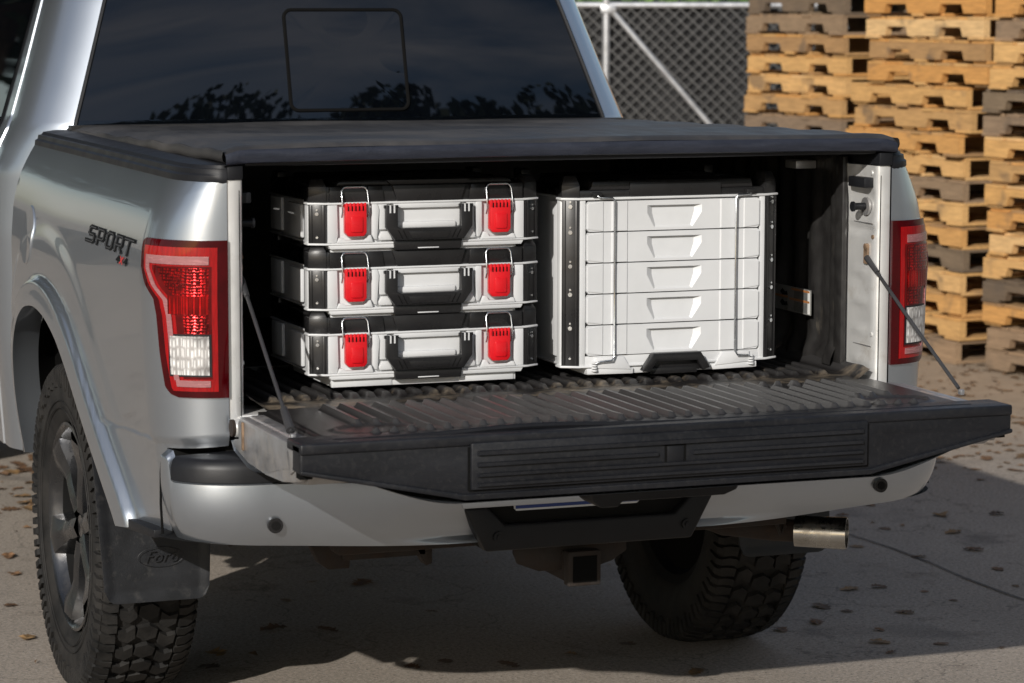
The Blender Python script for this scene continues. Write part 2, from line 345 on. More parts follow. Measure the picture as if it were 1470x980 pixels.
# body half width by height, smoothed
zz = np.arange(.4, 1.6, .002)
ww = np.interp(zz, [.4, .55, .70, .80, .95, 1.10, 1.20, 1.27, 1.33, 1.38, 1.5], [.905, .918, .932, .940, .950, .954, .947, .930, .900, .868, .80])
k = np.hanning(41); k /= k.sum(); ww = np.convolve(np.pad(ww, 20, 'edge'), k, 'valid')
def W(z): return float(np.interp(z, zz, ww))
RC = .16
def plan(u, z, off=0.):                     # u about = distance forward of the rear face; left side (x<0)
    if u >= RC: return (-(W(z)+off), u, z)
    t = max(u, -.02)/RC*math.pi/2; a = W(z)-.80
    nx, ny = a*0+math.sin(t), math.cos(t)
    return (-(.80+a*math.sin(t)+off*nx), RC*(1-math.cos(t))-off*ny, z)
ARCH = [(.440, .535), (.470, .570), (.560, .640), (.640, .700), (.730, .770), (.830, .850), (.930, .915), (1.050, .955), (1.180, .970), (1.320, .955), (1.440, .905), (1.520, .830), (1.550, .740), (1.545, .640), (1.500, .545)]
def resample(poly, n, smooth_it=0):
    P = np.array(poly, float); d = np.r_[0, np.cumsum(np.hypot(*np.diff(P, axis=0).T))]; s = np.linspace(0, d[-1], n)
    Q = np.c_[np.interp(s, d, P[:, 0]), np.interp(s, d, P[:, 1])]
    for _ in range(smooth_it): Q[1:-1] = (Q[:-2]+2*Q[1:-1]+Q[2:])/4
    return Q
NI = 220
AR = resample(ARCH, NI, 60)
def bulge(y, z, extra=0):
    d = float(np.min(np.hypot(AR[:, 0]-y, AR[:, 1]-z))); return (.010*math.exp(-(d/.22)**2)*sm(.10, .35, y)+.006*(1-sm(.165, .215, d))*sm(.30, .55, y))*sm(.08, .42, y)+extra
def flank():
    # outer boundary matched piecewise to the opening
    segs = [((.122, .567), (.112, .7770), 26), ((.112, .777), (0, .777), 14), ((0, .777), (0, 1.352), 56), ((0, 1.352), (1.655, 1.352), 88), ((1.655, 1.352), (1.655, .52), 37)]
    O = []
    for a, b, n in segs:
        for i in range(n): O.append((a[0]+(b[0]-a[0])*i/n, a[1]+(b[1]-a[1])*i/n))
    while len(O) < NI: O.append(segs[-1][1])
    O = np.array(O[:NI]); O[-1] = segs[-1][1]
    M = 60; mb = MB()
    for j in range(M+1):
        v = (j/M)**1.35
        for i in range(NI):
            p = AR[i]*(1-v)+O[i]*v
            d = float(np.min(np.hypot(AR[:, 0]-p[0], AR[:, 1]-p[1])))
            off = .020*(1-sm(.058, .078, d))+.006*(1-sm(0, .06, d))+.010*math.exp(-(d/.22)**2)*sm(.10, .35, p[0])
            off += .006*(1-sm(.165, .215, d))*sm(.30, .55, p[0])
            off *= sm(.08, .42, p[0])
            zc = .788-.050*(p[0]); off -= .0085*sm(zc+.003, zc-.005, p[1])*sm(.80, .70, p[0])*sm(.066, .09, d) if p[1] < zc+.02 else 0
            mb.V.append(plan(p[0], p[1], off))
    for j in range(M):
        for i in range(NI-1): mb.F.append((j*NI+i, j*NI+i+1, (j+1)*NI+i+1, (j+1)*NI+i))
    return mb
FL = flank()
LIP = [FL.V[i] for i in range(NI)]
def side_parts(sx):
    s = 'left' if sx < 0 else 'right'
    def B(name, mb, mat, parent=T, **k):
        if sx > 0: mb.mir()
        return build(name, mb, mat, parent, **k)
    f = MB(); f.V = list(FL.V); f.F = list(FL.F)
    bs = B('bed_side', f, silver, ang=60, recalc=False)
    lip = MB()
    offs = [(0, 0), (.012, .004), (.035, .009), (.072, .013)]
    for dx, dn in offs:
        for i in range(NI):
            x, y, z = LIP[i]; a = AR[max(0, i-1)]; b = AR[min(NI-1, i+1)]; t = (b-a)/np.hypot(*(b-a)); n = np.array((t[1], -t[0]))
            lip.V.append((x+dx, y+n[0]*dn*(-1), z+n[1]*dn*(-1)))
    for j in range(3):
        for i in range(NI-1): lip.F.append((j*NI+i, (j+1)*NI+i, (j+1)*NI+i+1, j*NI+i+1))
    B('wheel_arch_lip', lip, silver, bs, ang=50, recalc=False)
    well = MB()
    for j, (dx, k) in enumerate([(.068, 1.0), (.12, 1.08), (.42, 1.10)]):
        for i in range(0, NI, 4):
            y, z = AR[i]; yc, zc = 1.03, .55
            well.V.append((LIP[i][0]+dx, yc+(y-yc)*k, zc+(z-zc)*k))
    m_ = len(range(0, NI, 4))
    for j in range(2):
        for i in range(m_-1): well.F.append((j*m_+i, (j+1)*m_+i, (j+1)*m_+i+1, j*m_+i+1))
    well.F.append(tuple(2*m_+i for i in range(m_)))
    B('wheel_well', well, cavity, recalc=False)
    # rail cap
    rc = MB(); prof = [(-.004, 1.344), (.004, 1.350), (.003, 1.362), (-.004, 1.366), (-.006, 1.376), (-.014, 1.377), (-.020, 1.384), (-.05, 1.388), (-.085, 1.388), (-.085, 1.36)]
    us = [0, .01, .02, .04, .06, .08, .1, .12, .14, .16, .3, .6, 1.0, 1.4, 1.6, 1.645]
    for u in us:
        for o, z in prof:
            x, y, _ = plan(u, 1.352, 0); nx = math.sin(min(u, RC)/RC*math.pi/2); ny = math.cos(min(u, RC)/RC*math.pi/2)
            xx = x-o*max(nx, .0) if u >= RC else x-o*nx; 
            xx = min(xx, -.775) if o > -.05 else min(-.772, xx)
            rc.V.append((xx, max(y-o*ny*.3, -.006), z))
    P_ = len(prof)
    for i in range(len(us)-1):
        for j in range(P_-1): rc.F.append((i*P_+j, i*P_+j+1, (i+1)*P_+j+1, (i+1)*P_+j))
    rc.F.append(tuple(range(P_))); rc.F.append(tuple((len(us)-1)*P_+j for j in range(P_))[::-1])
    B('bed_rail_cap', rc, blackp, ang=30)
    # jamb pillar (silver) : rear flange, inner face
    jb = MB()
    def jz(t): return .80+(1.352-.80)*t
    cols = [(-.7985, .004), (-.786, .001), (-.771, .003), (-.7655, .009), (-.7640, .03), (-.7645, .05), (-.7635, .075), (-.7625, .10), (-.7610, .125), (-.7605, .145), (-.754, .158), (-.745, .160)]
    nz_ = 60
    for i in range(nz_+1):
        z = jz(i/nz_)
        for ci, (x, y) in enumerate(cols):
            yy = y
            if 2 <= ci <= 10: yy = y*(1-.45*sm(1.26, 1.35, z))-.008*math.exp(-((z-1.275)/.03)**2)*(ci > 6)
            xx = x
            if 4 <= ci <= 8:
                for zb in (1.03, .96, .89, 1.10): xx += .008*math.exp(-((z-zb)/.010)**2)*math.exp(-((ci-6)/1.0)**2)
                xx -= .007*math.exp(-((z-1.20)/.008)**2)+.004*sm(1.225, 1.235, z)*sm(1.30, 1.29, z)
            jb.V.append((xx, yy, z))
    nc = len(cols)
    for i in range(nz_):
        for j in range(nc-1): jb.F.append((i*nc+j, i*nc+j+1, (i+1)*nc+j+1, (i+1)*nc+j))
    pj = B('tailgate_jamb', jb, jamb, ang=60, recalc=False)
    B('jamb_seam', MB().box(-.7735, -.7722, .0008, .0045, .80, 1.33), blackm, pj)
    for z in (1.215, .925): B('jamb_crease', MB().box(-.7645, -.7620, .02, .14, z, z+.0022), gatemetal, pj)
    st = MB().cyl((-.770, .055, 1.255), (-.728, .055, 1.255), .0085, 16).cyl((-.731, .055, 1.255), (-.726, .055, 1.255), .012, 16)
    B('striker_pin', st, blackp, pj)
    st = MB().cyl((-.766, .055, 1.255), (-.760, .055, 1.255), .021, 20)
    B('striker_washer', st, gatemetal, pj)
    lb = MB().box(-.767, -.740, .022, .105, 1.300, 1.324); B('cover_clamp_bracket', lb, blackp, pj, bevel=.003)
    bo = MB().cyl((-.766, .045, 1.16), (-.756, .045, 1.16), .008, 10).box(-.763, -.758, .037, .055, 1.120, 1.165); B('cable_anchor_bolt', bo, corrode, pj)
    for z, y in ((1.185, .02), (.955, .02), (.86, .05), (1.335, .03)):
        h = MB().cyl((-.772, y, z), (-.7615, y, z), .005, 10); B('plug', h, corrode if z > 1 and z < 1.3 else jamb, pj)
    # cable
    A_ = Vector((-.759, .04, 1.135)); Bq = Vector((-.782, -.425, .862))
    if sx > 0: Bq = Vector((-.775, -.385, .873))
    d = Bq-A_
    cb = MB().tube([A_+d*.02, A_+d*.5+Vector((0, 0, -.002)), A_+d*.98], .0042, 8)
    cp = B('tailgate_cable', cb, cablem)
    B('cable_boot', MB().cyl(A_, A_+d*.12, .0075, 10, .006), cablem, cp)
    if sx < 0: B('cable_boot', MB().cyl(A_+d*.84, A_+d*.97, .008, 10, .010), cablem, cp)
    cb = MB().box(Bq.x-.005, Bq.x+.005, Bq.y-.010, Bq.y+.004, Bq.z-(.022 if sx < 0 else .008), Bq.z+.004); B('cable_hook', cb, gatemetal, cp, bevel=.002)
    # gap filler under box corner
    gf = MB().box(-.905, -.70, .09, .13, .60, .775); B('body_gap_filler', gf, blackm)
    B('sill_trim', MB().prism([(.125, .562), (.44, .530), (.475, .572), (.44, .556), (.125, .580)], 'x', -.940, -.905), blackp, bevel=.002)
    gp_ = MB().tube([(-.9385, .050, .585), (-.9415, .0505, .65), (-.9405, .050, .72), (-.9385, .048, .745)], .0028, 6); B('bumper_gap', gp_, cavity)
    # tail lamp
    tail_lamp(sx)
def lamp_patch(poly, off, nu, nv, thick=.004):
    """curved patch; poly(v)->(u_outer,u_inner) over z range"""
    z0, z1, fo, fi = poly; mb = MB()
    for lay in (off, off-thick):
        for i in range(nv+1):
            z = z0+(z1-z0)*i/nv; a, b = fo(z), fi(z)
            for j in range(nu+1): mb.V.append(plan(a+(b-a)*j/nu, z, lay))
    n = nu+1; tot = n*(nv+1)
    for i in range(nv):
        for j in range(nu):
            q = (i*n+j, i*n+j+1, (i+1)*n+j+1, (i+1)*n+j); mb.F.append(q); mb.F.append(tuple(tot+k for k in q)[::-1])
    ring = [j for j in range(n)]+[i*n+nu for i in range(1, nv+1)]+[nv*n+j for j in range(nu-1, -1, -1)]+[i*n for i in range(nv-1, 0, -1)]
    for a, b in zip(ring, ring[1:]+ring[:1]): mb.F.append((a, b, tot+b, tot+a))
    return mb
def fz(pts): 
    zs = [p[0] for p in pts]; us = [p[1] for p in pts]
    return lambda z: float(np.interp(z, zs, us))
LO = fz([(.884, .075), (.890, .088), (.905, .097), (.98, .104), (1.06, .108), (1.095, .113), (1.125, .135), (1.16, .150), (1.21, .152), (1.219, .150), (1.224, .142)])
def tail_lamp(sx):
    def B(name, mb, mat, parent, **k):
        if sx > 0: mb.mir()
        return build(name, mb, mat, parent, **k)
    lp = B('tail_light', lamp_patch((.884, 1.224, LO, lambda z: .001), .007, 24, 60, .012), lens_body, T, ang=60)
    def ins(d): return lambda z: LO(min(1.21, max(.9, z)))-d
    c = lambda v: (lambda z: v)
    B('lens_panel', lamp_patch((.898, 1.209, ins(.012), c(.016)), .0085, 24, 50, .002), lens_inner, lp, ang=60)
    B('lamp_bowl', lamp_patch((.925, 1.168, ins(.034), c(.024)), .0095, 20, 30, .002), bowlm, lp, ang=60)
    B('brake_lens', lamp_patch((1.024, 1.165, ins(.045), c(.028)), .0105, 20, 30, .002), lens_tex, lp, ang=60)
    B('turn_lens', lamp_patch((1.065, 1.105, c(.085), c(.029)), .0118, 12, 10, .002), lens_rib, lp, ang=60)
    B('reverse_lens_frame', lamp_patch((.930, 1.022, c(.086), c(.025)), .0106, 12, 10, .002), blackp, lp, ang=60)
    B('reverse_lens', lamp_patch((.934, 1.018, c(.083), c(.028)), .0122, 12, 10, .002), lens_clr, lp, ang=60)
    B('reflector_bar', lamp_patch((1.172, 1.190, ins(.020), c(.028)), .0112, 20, 4, .002), lens_bar, lp, ang=60)
    B('reflector_bar', lamp_patch((.908, .922, ins(.022), c(.027)), .0112, 20, 4, .002), lens_bar, lp, ang=60)
    B('reflector_bar', lamp_patch((.922, 1.172, ins(.020), ins(.028)), .0112, 4, 50, .002), lens_bar, lp, ang=60)
side_parts(-1); side_parts(1)

# fuel door (left only)
fd = MB(); C0 = (1.40, 1.13)
for j, rr in enumerate((0, .074, .078)):
    for i in range(40):
        a = i/40*2*math.pi; y = C0[0]+rr*math.cos(a)*.95; z = C0[1]+rr*math.sin(a); fd.V.append(plan(y, z, bulge(y, z, .0035 if rr < .078 else -.002)))
for j in range(2):
    for i in range(40): fd.F.append((j*40+i, j*40+(i+1) % 40, (j+1)*40+(i+1) % 40, (j+1)*40+i))
build('fuel_door', fd, silver, T, ang=30)

# bed front wall, walls, floor
bw = MB().box(-.80, .80, 1.60, 1.64, .80, 1.40); build('bed_front_wall', bw, liner_wall, T)
for sx in (-1, 1):
    bl = MB()
    def fw(u, v):
        y = .150+u*(1.60-.150); z = .868+v*(1.375-.868)
        x = .752-.030*(sm(.16, .19, y))*sm(.60, .55, y)*0
        x = .742+.018*sm(.0, 1, (y-.15)/.02)*0
        x += .018*sm(.19, .23, y)-.016*sm(.45, .50, y)*sm(1.6, 1.5, y)*sm(1.15, 1.05, z)
        x -= .020*sm(.93, .868, z); x += .006*math.cos(y*70)*sm(.25, .3, y)
        return (sx*x, y, z)
    bl.grid(170, 50, fw); build('bed_side_liner', bl, liner_wall, T, recalc=False, ang=60)
    le = MB().box(.737, .752, .125, .165, .872, 1.37)
    if sx < 0: le.mir()
    build('liner_edge_trim', le, liner_wall, T, bevel=.005)
    br = MB().box(.70, .755, .30, .36, 1.330, 1.350)
    if sx < 0: br.mir()
    build('cover_rail_clamp', br, chrome, T, bevel=.002)
def bed_h(x, y):
    z = .8555
    per = .0375; rib = .5+.5*math.cos(2*math.pi*x/per); rib = sm(.12, .75, rib)*sm(.715, .69, abs(x))
    env = sm(.074, .096, y)
    z += .0105*rib*env
    z -= .006*sm(.045, .0, y)
    z += .003*math.sin(x*9+1)*sm(.1, .0, y)
    return z+.025*sm(.700, .755, abs(x))**1.5
fl = MB().grid(480, 64, lambda u, v: ((u-.5)*1.50, -.006+.60*v**1.9, bed_h((u-.5)*1.50, -.006+.60*v**1.9)))
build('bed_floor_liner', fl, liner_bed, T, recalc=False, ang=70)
fl2 = MB().box(-.75, .75, .594, 1.61, .84, .868); build('bed_floor_front', fl2, liner_bed, T)
sl = MB().box(-.775, .775, .001, .15, .80, .843).box(-.78, .78, -.006, .03, .815, .840); build('bed_sill', sl, jamb, T, bevel=.003)
bl = MB().box(-.80, .80, .03, .09, .70, .80); build('rear_crossmember', bl, blackm, T)
# sticker on the right wall
stk = MB().box(.7555, .7570, .285, .515, .972, 1.034)
def wall_x(y, z): return .742+.018*sm(.19, .23, y)-.016*sm(.45, .50, y)*sm(1.15, 1.05, z)
sk = build('warning_sticker', MB().box(.737, .739, .285, .520, .972, 1.034), pbr('sticker_grey', (.20, .20, .19), .45, var=.1, dirt=(.06, .055, .05), dscale=20, dlo=.5, dhi=.8), T, label='dirty warning sticker with orange lines on the bed wall')
for z0, y0, y1 in ((1.026, .29, .39), (1.001, .29, .40), (1.004, .41, .515)):
    build('orange_line', MB().box(.7362, .7368, y0, y1, z0, z0+.005), orangem, sk)
build('white_patch', MB().box(.7364, .7369, .288, .300, .974, 1.032), whitem, sk)
pk = MB()
for r in range(2):
    for q in range(9): pk.box(.7364, .7368, .305, .375, .976+r*.031+q*.0026, .9770+r*.031+q*.0026)
build('print_lines', pk, decalg, sk)
pk = MB()
for z in (.983, 1.009): pk.prism([(.44, z), (.41, z+.002), (.415, z+.012), (.425, z+.009), (.44, z+.016), (.452, z+.008)], 'x', .7362, .7368)
build('pictogram', pk, decalb, sk)

# ---------------------------------------------------------------- tonneau cover
def tonneau():
    def ztop(x, v): return 1.427-.030*v+.004*(1-x*x)+.0022*math.sin(v*38+x*1.5)*sm(0, .06, v)*sm(1, .94, v)+.0016*math.sin(x*7+v*3)-.010*sm(.955, 1, abs(x))
    def f(u, v):
        x = (u-.5)*2; y = -.012+1.655*v; hw = .806-.012*v
        z = 1.427-.030*v+.004*(1-x*x)+.0022*math.sin(v*38+x*1.5)*sm(0, .06, v)*sm(1, .94, v)+.0016*math.sin(x*7+v*3)
        z -= .010*sm(.955, 1, abs(x))+.010*sm(.012, 0, v)
        return (x*hw, y, z)
    top = MB().grid(60, 150, f)
    tt = build('tonneau_cover', top, vinyl, T, recalc=False, ang=60)
    sk = MB(); n = 60
    for i in range(n+1):
        x = (i/n-.5)*2; zt = 1.427+.004*(1-x*x)-.010*sm(.955, 1, abs(x))-.0095
        cz = .006*sm(.97, 1, abs(x))
        for z, y in ((zt, -.012), (zt-.006, -.017), (zt-.018, -.018), (zt-.028+cz, -.014), (zt-.031+cz, -.004), (zt-.030, .03)): sk.V.append((x*.806, y, z))
    for i in range(n):
        for j in range(5): sk.F.append((i*6+j, i*6+j+1, (i+1)*6+j+1, (i+1)*6+j))
    build('cover_rear_hem', sk, pbr('vinyl_hem', (.018, .021, .032), .42, var=.2, vscale=14, bump=.4, bscale=120, mapscale=(1, 6, 6)), tt, recalc=False, ang=50)
    for sx in (-1, 1):
        ed = MB().grid(60, 5, lambda u, v: (sx*(.8075-.012*u+[0, .004, .006, .004, -.004, -.03][int(round(v*5))]), -.012+1.655*u, ztop(sx, u)-[0, .004, .014, .022, .027, .028][int(round(v*5))]))
        build('cover_side_hem', ed, vinyl, tt, recalc=False, ang=60)
        build('cover_side_rail', MB().box(*(sorted((sx*.765, sx*.800))), -.005, 1.62, 1.353, 1.384), blackp, tt, bevel=.003)
    build('cover_crossbow', MB().box(-.76, .76, .000, .045, 1.381, 1.397), blackp, tt, bevel=.004)
    build('cover_seal', MB().box(-.80, .80, 1.640, 1.668, 1.370, 1.392), blackp, tt, bevel=.006)
    for y in (.5, 1.0): build('cover_bow', MB().box(-.76, .76, y, y+.04, 1.36, 1.380), blackp, tt)
tonneau()

# ---------------------------------------------------------------- tailgate (lying open)
G = build('tailgate', MB().prism([(-.030, .840), (-.075, .853), (-.535, .853), (-.555, .845), (-.555, .800), (-.50, .772), (-.40, .757), (-.28, .752), (-.14, .757), (-.03, .777), (-.008, .795), (-.022, .800)], 'x', -.775, .775), gatemetal, T, bevel=.006, seg=3)
sk = MB()       # outer skin (underside), painted
def skin(u, v):
    x = (u-.5)*1.60; P = [(-.012, .792), (-.035, .773), (-.14, .754), (-.28, .746), (-.40, .744), (-.50, .742), (-.552, .738), (-.563, .740)]
    a = v*(len(P)-1); i = min(int(a), len(P)-2); t = a-i; y = P[i][0]*(1-t)+P[i+1][0]*t; z = P[i][1]*(1-t)+P[i+1][1]*t
    k = sm(.47, .80, abs(x)); z += (.066*k)*sm(-.15, -.55, y)+.0; z -= .014*(1-k)*sm(-.2, -.55, y)
    return (x, y, z)
build('gate_outer_skin', sk.grid(80, 28, skin), silver, G, recalc=False, ang=60)
for sx in (-1, 1):
    sd_ = [(-.062, .838), (-.078, .851), (-.505, .851), (-.508, .838), (-.512, .800), (-.50, .778), (-.40, .763), (-.28, .758), (-.14, .762), (-.035, .779), (-.010, .787), (-.030, .797), (-.066, .802)]
    build('gate_end_panel', MB().prism(sd_, 'x', sx*.7755, sx*.7985), gatemetal, G, bevel=.004)
    build('gate_end_rib', MB().box(*sorted((sx*.7985, sx*.8025)), -.115, -.105, .785, .845), corrode, G, bevel=.001)
    build('latch_cover', MB().prism([(-.455, .835), (-.47, .848), (-.50, .845), (-.50, .80), (-.475, .79)], 'x', sx*.7985, sx*.8035), gatemetal, G, bevel=.002)
    build('hinge_cup', MB().cyl((sx*.768, -.034, .822), (sx*.799, -.034, .822), .020, 28), jamb, G, bevel=.003)
    build('hinge_pin', MB().cyl((sx*.799, -.034, .822), (sx*.8055, -.034, .822), .0185, 20), rust, G)
    build('latch_opening', MB().box(*sorted((sx*.774, sx*.7995)), -.538, -.509, .790, .8525), cavity, G)
# gate applique (trailing face)
TE = [(-.805, .803), (-.79, .800), (-.49, .738), (-.46, .731), (.46, .731), (.49, .738), (.79, .800), (.805, .803), (.805, .862), (-.805, .862)]
build('gate_trim', MB().prism(TE, 'y', -.556, -.500), dkp, G, bevel=.006, seg=3)
build('gate_trim_lower_lip', MB().prism([(-.805, .803), (-.49, .738), (-.46, .731), (.46, .731), (.49, .738), (.805, .803), (.805, .812), (.488, .750), (.46, .744), (-.46, .744), (-.488, .750), (-.805, .812)], 'y', -.5625, -.50), dkp, G, bevel=.003)
build('gate_trim_upper_lip', MB().prism([(-.805, .841), (-.44, .8415), (.44, .8415), (.805, .841), (.805, .864), (-.805, .864)], 'y', -.5605, -.46), dkp, G, bevel=.005, seg=3)
stp = build('step_cover', MB().prism([(-.449, .752), (.449, .752), (.449, .849), (-.449, .849)], 'y', -.5685, -.55), dkp, G, bevel=.004, label='ribbed centre panel of the tailgate edge')
build('panel_gap', MB().prism([(-.4525, .7495), (.4525, .7495), (.4525, .8395), (-.4525, .8395)], 'y', -.5612, -.55), cavity, G)
for z0, z1, xs in ((.822, .833, [(-.437, .437)]), (.799, .809, [(-.437, -.038), (.038, .437)]), (.778, .787, [(-.437, .437)]), (.758, .767, [(-.437, .437)])):
    for a, b in xs: build('tread_rib', MB().frustum([(a, z0), (b, z0), (b, z1), (a, z1)], [(a+.003, z0+.0025), (b-.003, z0+.0025), (b-.003, z1-.0008), (a+.003, z1-.0008)], 'y', -.5685, -.5765), dkp, stp)
build('release_button', MB().box(-.019, .019, -.5715, -.565, .786, .820), blackp, stp, bevel=.002)
build('button_frame', MB().box(-.024, .024, -.5696, -.565, .781, .825), cavity, stp)
build('handle_housing', MB().prism([(-.155, .745), (.215, .745), (.188, .700), (.16, .690), (-.075, .690), (-.085, .679), (-.125, .679), (-.142, .692)], 'y', -.47, -.38), blackp, G, bevel=.004)
# gate liner heightfield
def gl_h(x, y):
    e = min(.735-abs(x), y+.515, -.045-y)
    z = .855+.006*sm(0, .01, e)
    core = sm(-.100, -.090, -abs(y+.285)+.0-.0+.185) if False else sm(0, .012, min(y+.475, -.088-y))*sm(0, .012, .640-abs(x))
    per = .0385
    r = sm(.42, .90, .5+.5*math.cos(2*math.pi*(x)/per))
    oval = math.hypot((abs(x)-.60)/.085, (y+.40)/.055)
    hole = math.hypot((x-.46)/.05, (y+.14)/.03)
    msk = core*sm(1.0, 1.12, oval)*sm(.9, 1.1, hole)
    z += .0135*r*msk
    z += .006*math.exp(-((oval-1.0)/.09)**2)*(1 if y > -.40 else .6)
    if abs(x) > .645 and abs(x) < .72: z += .006*sm(.3, .8, .5+.5*math.cos(2*math.pi*(y+.1)/.12))*sm(0, .01, .715-abs(x))*sm(0, .01, abs(x)-.65)*core*0+0
    # lifted front edge
    z += .011*math.exp(-((x+.30)/.20)**2)*sm(-.40, -.51, y)
    return z
NX, NY = 388, 74
lm = MB(); NXp = NX+1
for j in range(NY+1):
    y = -.040-.478*j/NY
    for i in range(NXp):
        x = (i/NX-.5)*1.4938; lm.V.append((x, y, gl_h(x, y)))
for j in range(NY):
    for i in range(NX): lm.F.append((j*NXp+i, (j+1)*NXp+i, (j+1)*NXp+i+1, j*NXp+i+1))
# skirt
base = len(lm.V); rim = [i for i in range(NXp)]; fr = [NY*NXp+i for i in range(NXp)]
for idx in rim+fr: x, y, z = lm.V[idx]; lm.V.append((x, y+(0 if idx < NXp else -.002), z-.010))
for i in range(NX):
    lm.F.append((rim[i], rim[i+1], base+i+1, base+i)); lm.F.append((fr[i], base+NXp+i, base+NXp+i+1, fr[i+1]))
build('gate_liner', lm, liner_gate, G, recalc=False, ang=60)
hem = MB().tube([((i/60-.5)*1.49, -.520, gl_h((i/60-.5)*1.49, -.505)-.002) for i in range(61)], .0065, 8); build('liner_hem', hem, blackp, G)

# ---------------------------------------------------------------- rear bumper
def bplan(u, off=0):       # u in 0..1 half width from centre to wrap end (right side)
    pts = BP
    a = u*(len(pts)-1); i = min(int(a), len(pts)-2); t = a-i
    return pts[i][0]*(1-t)+pts[i+1][0]*t, pts[i][1]*(1-t)+pts[i+1][1]*t
BP = []
for i in range(31): x = .74*i/30; BP.append((x, -.118+.014*(x/.74)**2))
for i in range(1, 25):
    t = i/24*math.pi/2; BP.append((.74+.200*math.sin(t), -.104+.150*(1-math.cos(t))))

BPa = np.array(BP); bd = np.r_[0, np.cumsum(np.hypot(*np.diff(BPa, axis=0).T))]
def bpt(s): return float(np.interp(s, bd, BPa[:, 0])), float(np.interp(s, bd, BPa[:, 1]))
def bnorm(s):
    a = bpt(max(0, s-.01)); b = bpt(min(bd[-1], s+.01)); dx, dy = b[0]-a[0], b[1]-a[1]; l = math.hypot(dx, dy); return dy/l, -dx/l
def bumper_surf(s0, s1, z0f, z1f, mb, sx, ns=60, nv=24, off=0):
    def f(u, v):
        s = s0(v) + (s1-s0(v))*u; x, y = bpt(s); nx, ny = bnorm(s); zb, zt = z0f(s), z1f(s); z = zb+(zt-zb)*v
        # section: curved in towards the bottom and at top lip
        o = -.028*(1-v)**3*1.2-.016*sm(.93, 1, v)+.004*math.sin(v*3.1)
        sc = sm(.55, .20, s); o += sc*(-.030*sm(.75, .25, v)*sm(0, .12, v)+.0) 
        o += off
        return (sx*(x+nx*o), y+ny*o, z)
    return mb.grid(ns, nv, f, flip=(sx < 0))
zb = lambda s: .545 if s < .30 else .545+.030*sm(.30, .95, s)
zt = lambda s: (.716 if s > .75 else .70+.016*sm(.3, .75, s))+.056*sm(bd[-1]-.050, bd[-1]-.036, s)
for sx in (-1, 1):
    ib = MB(); bumper_surf(lambda v: .245+.055*v, bd[-1], zb, zt, ib, sx, 90, 30)
    bb = build('bumper_shell', ib, silver, T, recalc=False, ang=50, label='silver bumper side with a parking sensor')
    e = MB().grid(90, 2, lambda u, v: (sx*(bpt(.245+(bd[-1]-.245)*u)[0]-.030*v-.02*0), bpt(.245+(bd[-1]-.245)*u)[1]+.034+.06*v, zb(.245+(bd[-1]-.245)*u)+.002+.002*v))
    build('bumper_underside', e, blackm, bb, recalc=False)
    # sensor
    s_ = .729; x, y = bpt(s_); nx, ny = bnorm(s_); z_ = .617; p = Vector((sx*x, y, z_)); nn = Vector((sx*nx, ny, 0)).normalized()
    build('parking_sensor', MB().cyl(p-nn*.006, p+nn*.0045, .0165, 28), boxblk, bb)
    build('sensor_face', MB().cyl(p+nn*.0046, p+nn*.0062, .0095, 20), blackm, bb)
    # step pad on corner
    pd = MB(); n = 50
    for i in range(n+1):
        s = .56+(bd[-1]-.048-.56)*i/n; x, y = bpt(s); nx, ny = bnorm(s); hgt = .036*sm(.56, .76, s)+.010
        for o, z in ((-.006, .708), (.002, .712), (.001, .716+hgt*.5), (-.004, .716+hgt*.85), (-.014, .716+hgt), (-.16, .716+hgt)):
            xx = x+nx*o; yy = y+ny*o
            if o < -.1: xx, yy = min(x, .80)-.02, .035
            pd.V.append((sx*xx, yy, z))
    for i in range(n):
        for j in range(5): q = (i*6+j, i*6+j+1, (i+1)*6+j+1, (i+1)*6+j); pd.F.append(q if sx > 0 else q[::-1])
    build('bumper_step_pad', pd, blackp, T, recalc=False, ang=40, label='black plastic bumper corner pad')
build('bumper_top', MB().box(-.62, .62, -.098, .04, .690, .700), silver, T, bevel=.003)
build('bumper_top_pad', MB().box(-.60, .60, -.090, .04, .700, .712), blackp, T, bevel=.003)
build('bumper_top_trim', MB().prism([(-.312, .648), (.292, .648), (.284, .627), (-.304, .627)], 'y', -.115, -.06), silver, T, bevel=.003)
build('bumper_bar_upper', MB().box(-.31, .30, -.105, -.05, .648, .70), silver, T, bevel=.004)
ctr = build('plate_recess', MB().prism([(-.300, .642), (.300, .642), (.246, .528), (-.250, .528)], 'y', -.085, -.02), blackm, T, bevel=.004)
rim_ = MB().prism([(-.300, .626), (-.245, .626), (-.205, .585), (.205, .585), (.245, .626), (.300, .626), (.246, .527), (-.250, .527)], 'y', -.112, -.07)
build('plate_surround', rim_, blackp, ctr, bevel=.006, seg=3)
for x in (-.222, .232):
    build('bumper_bolt', MB().cyl((x, -.109, .560), (x, -.118, .560), .012, 18).cyl((x, -.117, .560), (x, -.121, .560), .006, 6), blackp, ctr)
lp = build('license_plate', MB().prism([(-.178, .618), (-.172, .612), (.118, .612), (.124, .618), (.124, .70), (-.178, .70)], 'y', -.094, -.090), chrome, T)
build('plate_face', MB().box(-.174, .12, -.0955, -.094, .6165, .70), blueplate, lp)
pl = MB()
for i in range(9): pl.box(-.10+i*.0085, -.10+i*.0085+.0045, -.0962, -.0955, .6245, .6245+.004+.002*(i % 3))
build('plate_lettering', pl, whitem, lp)

